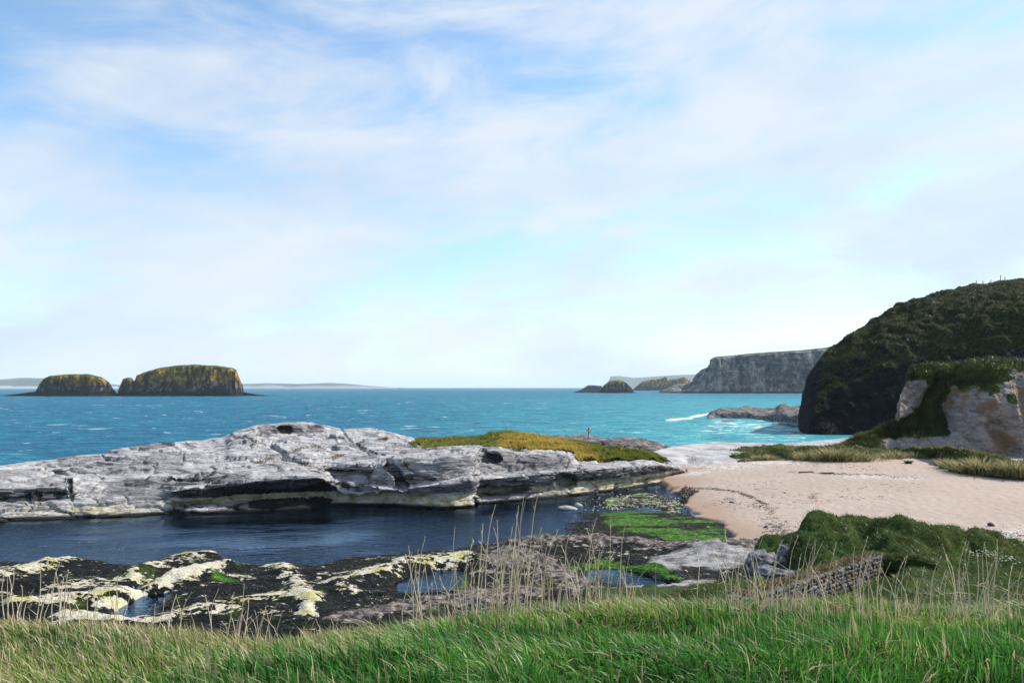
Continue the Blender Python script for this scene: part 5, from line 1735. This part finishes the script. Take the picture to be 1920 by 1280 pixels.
dead = rng.random((nb, 1)) < (0.07 + 0.16 * left[:, None] + 0.16 * sst(y_, 7.0, 9.2)[:, None])
col = np.where(dead, np.array([0.52, 0.44, 0.24]) * rng.uniform(0.5, 1.1, (nb, 1)), col * rng.uniform(0.45, 1.45, (nb, 1)))
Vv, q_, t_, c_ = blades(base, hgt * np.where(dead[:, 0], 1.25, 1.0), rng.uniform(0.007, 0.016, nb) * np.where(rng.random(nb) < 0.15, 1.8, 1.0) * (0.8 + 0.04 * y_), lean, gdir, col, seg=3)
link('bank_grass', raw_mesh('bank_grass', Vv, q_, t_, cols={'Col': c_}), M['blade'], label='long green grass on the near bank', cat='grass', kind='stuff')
# coarse grass further down the slope
nb = 22000
y_ = rng.uniform(10.5, 26, nb)
x_ = (rng.random(nb) * 2 - 1) * (0.78 * y_ + 2)
base = np.stack([x_, y_, bank_z(x_, y_) - 0.03], -1)
ok = (base[:, 2] > 1.2)
base = base[ok]; nb = len(base)
col = np.array([0.05, 0.10, 0.018]) * rng.uniform(0.4, 1.4, (nb, 1))
Vv, q_, t_, c_ = blades(base, rng.uniform(0.15, 0.4, nb), rng.uniform(0.012, 0.025, nb), rng.uniform(0.3, 1.3, nb), rng.normal(3.6, 1, nb), col, seg=2)
link('slope_grass', raw_mesh('slope_grass', Vv, q_, t_, cols={'Col': c_}), M['blade'], label='coarse grass on the slope below the near bank', cat='grass', kind='stuff')

# dead stalks standing above the grass, each stalk its own piece
def stalk_mesh(seed):
    r = np.random.default_rng(seed)
    nseg = 7
    ts = np.linspace(0, 1, nseg)
    bend = r.uniform(0.02, 0.18)
    kink = r.uniform(0.7, 0.92); ka = r.uniform(-0.1, 0.35)
    cx = bend * ts ** 2 + np.maximum(ts - kink, 0) * ka
    cy = 0.06 * np.sin(ts * r.uniform(2, 5))
    rad = 0.0078 * (1 - 0.6 * ts)
    Vv = []
    for a in range(nseg):
        for b in range(4):
            t_ = b * math.pi / 2
            Vv.append((cx[a] + rad[a] * math.cos(t_), cy[a] + rad[a] * math.sin(t_), ts[a]))
    q = []
    for a in range(nseg - 1):
        for b in range(4):
            q.append((a * 4 + b, a * 4 + (b + 1) % 4, a * 4 + 4 + (b + 1) % 4, a * 4 + 4 + b))
    Vv = np.array(Vv)
    # seed head and a dry leaf
    tris = []
    for hh_ in range(r.integers(2, 6)):
        t0 = r.uniform(0.84, 1.0); i0 = len(Vv)
        c0 = np.array([np.interp(t0, ts, cx), np.interp(t0, ts, cy), t0]); a = r.uniform(0, 6.28); l_ = r.uniform(0.02, 0.05)
        dv = np.array([math.cos(a) * 0.5, math.sin(a) * 0.5, 1]) * l_
        sv = np.array([-math.sin(a), math.cos(a), 0]) * 0.006
        Vv = np.concatenate([Vv, [c0 - sv, c0 + sv, c0 + dv]]); tris.append((i0, i0 + 1, i0 + 2))
    for hh_ in range(r.integers(0, 3)):
        t0 = r.uniform(0.15, 0.6); i0 = len(Vv)
        c0 = np.array([np.interp(t0, ts, cx), np.interp(t0, ts, cy), t0]); a = r.uniform(0, 6.28); l_ = r.uniform(0.12, 0.25)
        dv = np.array([math.cos(a), math.sin(a), r.uniform(-0.2, 0.9)]) * l_
        sv = np.array([0, 0, 1.0]) * 0.005
        Vv = np.concatenate([Vv, [c0 - sv, c0 + sv, c0 + dv]]); tris.append((i0, i0 + 1, i0 + 2))
    colr = np.array([0.68, 0.58, 0.42]) * r.uniform(0.75, 1.15)
    me = raw_mesh('stalk', Vv, np.array(q), np.array(tris), cols={'Col': np.repeat(colr[None], len(Vv), 0)})
    me.materials.append(M['dry'])
    return me


sm = [stalk_mesh(k) for k in range(14)]
random.seed(3)
tufts = [(30, 9.0, 9, .62, 'thin dry stalks at the outer end of the near bank'), (100, 9.2, 6, .75, 'few tall leaning dry stalks before the first pale rock rib'), (175, 9.0, 7, .55, 'short dry stalks below the pale rib tip'),
         (225, 9.2, 7, .60, 'dry stalks in front of the small blue pool'), (330, 9.0, 5, .45, 'sparse dry stalks where the bank dips'), (440, 9.3, 11, .62, 'curved dry stalks before the black seaweed'),
         (480, 9.0, 8, .45, 'pale low dry stalks at the dip of the bank'), (585, 9.2, 6, .40, 'low dry stalks before the white barnacle streak'), (790, 9.0, 10, .85, 'dry stalks in front of the middle blue pool'),
         (860, 9.0, 11, .70, 'dry stalks beside the middle pool edge'), (915, 8.8, 14, .85, 'dense dry stalks next to the tallest clump'), (955, 8.8, 24, 1.05, 'tallest and densest clump of dry stalks on the bank'),
         (1015, 9.0, 8, .85, 'single file of dry stalks past the tallest clump'), (1085, 9.0, 15, .75, 'fan of dry stalks before the weedy pool'), (1125, 9.0, 12, .85, 'upright dry stalks with one very tall spike'),
         (1190, 9.2, 8, .55, 'short dry stalks before the far end of the weedy pool'), (1380, 9.0, 15, .70, 'dry stalks at the lower end of the stone wall'), (1430, 8.8, 16, .75, 'dense dry stalks crossing the stone wall'),
         (1500, 8.8, 18, .70, 'thick dry stalks leaning before the wall'), (1545, 9.0, 12, .65, 'leaning dry stalks before the upper wall'), (1620, 9.0, 12, .70, 'dry stalks before the wall corner'),
         (1680, 9.0, 10, .62, 'scattered dry stalks before the turf bank'), (1740, 9.0, 13, .62, 'dry stalks before the dark hollow'), (1800, 9.0, 12, .75, 'tall pair and dry stalks below the mound'), (1835, 8.8, 10, .70, 'dry stalks below the flower cluster'), (1905, 9.0, 7, .55, 'last dry stalks at the edge of the bank')]
for qx, Yq, nn, hh_, lab in tufts:
    x0 = (qx - 960) / FPX * Yq
    z0 = float(bank_z(np.array([x0]), np.array([Yq]))[0])
    root = empty('dry_stalk_clump', (x0, Yq, z0), lab, 'dry grass', 'dry stalk clumps along the bank')
    for _ in range(int(nn * (1.2 if qx < 1200 else 1.0))):
        o = link('stalk', random.choice(sm), None, parent=root)
        dx, dy = random.gauss(0, 0.15), random.gauss(0, 0.22)
        o.location = (dx, dy, float(bank_z(np.array([x0 + dx]), np.array([Yq + dy]))[0]) - z0 - 0.03)
        s = hh_ * random.uniform(0.5, 1.25) * (1.0 if qx < 700 else 1.12)
        wd = random.uniform(0.8, 1.3) * 0.85
        o.scale = (wd, wd, s)
        o.rotation_euler = (random.gauss(0, 0.07), random.gauss(-0.03, 0.085), random.uniform(-1.0, 1.0) + (0 if random.random() < 0.7 else math.pi))

# ------------------------------------------------------------------ small things
# lifebuoy post on the dark outcrop
dpx, dpy = pix(DARKTOP)
dd = np.hypot(dpx - 1104, dpy - 819)
c0 = DARKTOP[np.unravel_index(np.argmin(dd), dd.shape)]
root = empty('marker_post', tuple(c0), 'thin post with a small red and white ring on the dark rock by the sea', 'post')


def tube(name, p0, p1, r0_, r1_, mat, parent, seg=8):
    p0, p1 = np.array(p0, float), np.array(p1, float)
    d_ = (p1 - p0) / np.linalg.norm(p1 - p0)
    a_ = np.cross(d_, [0, 1, 0] if abs(d_[1]) < 0.9 else [1, 0, 0]); a_ /= np.linalg.norm(a_)
    b_ = np.cross(d_, a_)
    V = []
    for p_, r_ in ((p0, r0_), (p1, r1_)):
        for k in range(seg):
            t_ = 2 * math.pi * k / seg
            V.append(p_ + a_ * r_ * math.cos(t_) + b_ * r_ * math.sin(t_))
    me = bpy.data.meshes.new(name)
    fs = [(k, (k + 1) % seg, seg + (k + 1) % seg, seg + k) for k in range(seg)] + [tuple(range(seg))[::-1], tuple(range(seg, 2 * seg))]
    me.from_pydata([tuple(v) for v in V], [], fs)
    return link(name, me, mat, parent=parent)


tube('post', (0, 0, -0.3), (0, 0, 1.35), 0.07, 0.06, M['wood'], root)
import bmesh
for name, a0, a1, mt in (('ring_band', 0, 2 * math.pi, M['red']),):
    R_, r_ = 0.27, 0.075
    nu_, nv_ = 28, 10
    P_ = np.array([[((R_ + r_ * math.cos(b)) * math.cos(a), r_ * math.sin(b) - 0.15, 0.95 + (R_ + r_ * math.cos(b)) * math.sin(a)) for b in np.linspace(0, 2 * math.pi, nv_)] for a in np.linspace(a0, a1, nu_)])
    ringo = link('ring', grid_mesh('ring', P_), mt, parent=root)
    for k in range(4):
        a_ = math.pi / 4 + k * math.pi / 2
        P_ = np.array([[((R_ + 0.085 * math.cos(b)) * math.cos(a), 0.085 * math.sin(b) - 0.15, 0.95 + (R_ + 0.085 * math.cos(b)) * math.sin(a)) for b in np.linspace(0, 2 * math.pi, nv_)] for a in np.linspace(a_ - 0.2, a_ + 0.2, 5)])
        link('ring_stripe', grid_mesh('ring_stripe', P_), M['white'], parent=ringo)

# fence posts along the hill crest
hpx, hpy = pix(HILL)
for qx, hh_ in ((1856, 0.7), (1868, 0.75), (1881, 0.75), (1901, 1.3), (1912, 0.8)):
    col_i = np.argmin(np.abs(hpx[230] - qx))
    r_i = np.argmin(hpy[:, col_i])
    c0 = HILL[r_i, col_i]
    lab = {1856: 'first small fence post on the hill crest, lowest down the slope', 1868: 'second fence post on the hill crest', 1881: 'third fence post on the hill crest', 1901: 'tallest fence post on the hill crest', 1912: 'last fence post on the crest beside the tallest'}[qx]
    root = empty('fence_post', (c0[0], c0[1], c0[2] - 0.25), lab, 'post', 'fence posts on the hill crest')
    tube('shaft', (0, 0, 0), (0.05, 0, hh_ + 0.25), 0.10, 0.08, M['wood'], root)
    tube('cap', (0.05, 0, hh_ + 0.25), (0.05, 0, hh_ + 0.33), 0.10, 0.04, M['wood'], root)

# driftwood on the strand line
for qx, qy, ln, rz, lab in ((1512, 886, 1.6, 0.1, 'dark driftwood log on the upper strand line'), (1552, 888, 1.2, -0.15, 'shorter driftwood stick past the dark log')):
    a = on_sand(qx, qy)
    root = empty('driftwood', (a[0], a[1], a[2] + 0.06), lab, 'driftwood')
    root.rotation_euler = (0, 0, rz)
    tube('log', (-ln / 2, 0, 0), (ln / 2, 0.05, 0.03), 0.09, 0.06, M['darkstone'], root)
    tube('branch', (ln * 0.15, 0, 0), (ln * 0.35, 0.25, 0.14), 0.04, 0.02, M['darkstone'], root)

# ------------------------------------------------------------------ air
hz, n = new_mat('haze_air')
pv = n.node('ShaderNodeVolumePrincipled')
n.put(pv.inputs['Color'], (0.80, 0.90, 1.0))
pv.inputs['Density'].default_value = 0.00005
pv.inputs['Anisotropy'].default_value = 0.0
out = n.node('ShaderNodeOutputMaterial')
n.l.new(pv.outputs[0], out.inputs['Volume'])
s_ = 33000.0
z0, z1 = -3.0, 190.0
V = [(-s_, -s_, z0), (s_, -s_, z0), (s_, s_, z0), (-s_, s_, z0), (-s_, -s_, z1), (s_, -s_, z1), (s_, s_, z1), (-s_, s_, z1)]
me = bpy.data.meshes.new('haze')
me.from_pydata(V, [], [(3, 2, 1, 0), (4, 5, 6, 7), (0, 1, 5, 4), (1, 2, 6, 5), (2, 3, 7, 6), (3, 0, 4, 7)])
link('haze', me, hz, kind='stuff', label='thin blue sea haze', cat='haze')
print('VERTS', sum(len(o.data.vertices) for o in bpy.data.objects if o.type == 'MESH'), 'TRIS', sum(sum(max(0, p_.loop_total - 2) for p_ in o.data.polygons) if len(o.data.polygons) < 1000 else 2 * len(o.data.polygons) for o in bpy.data.objects if o.type == 'MESH'))
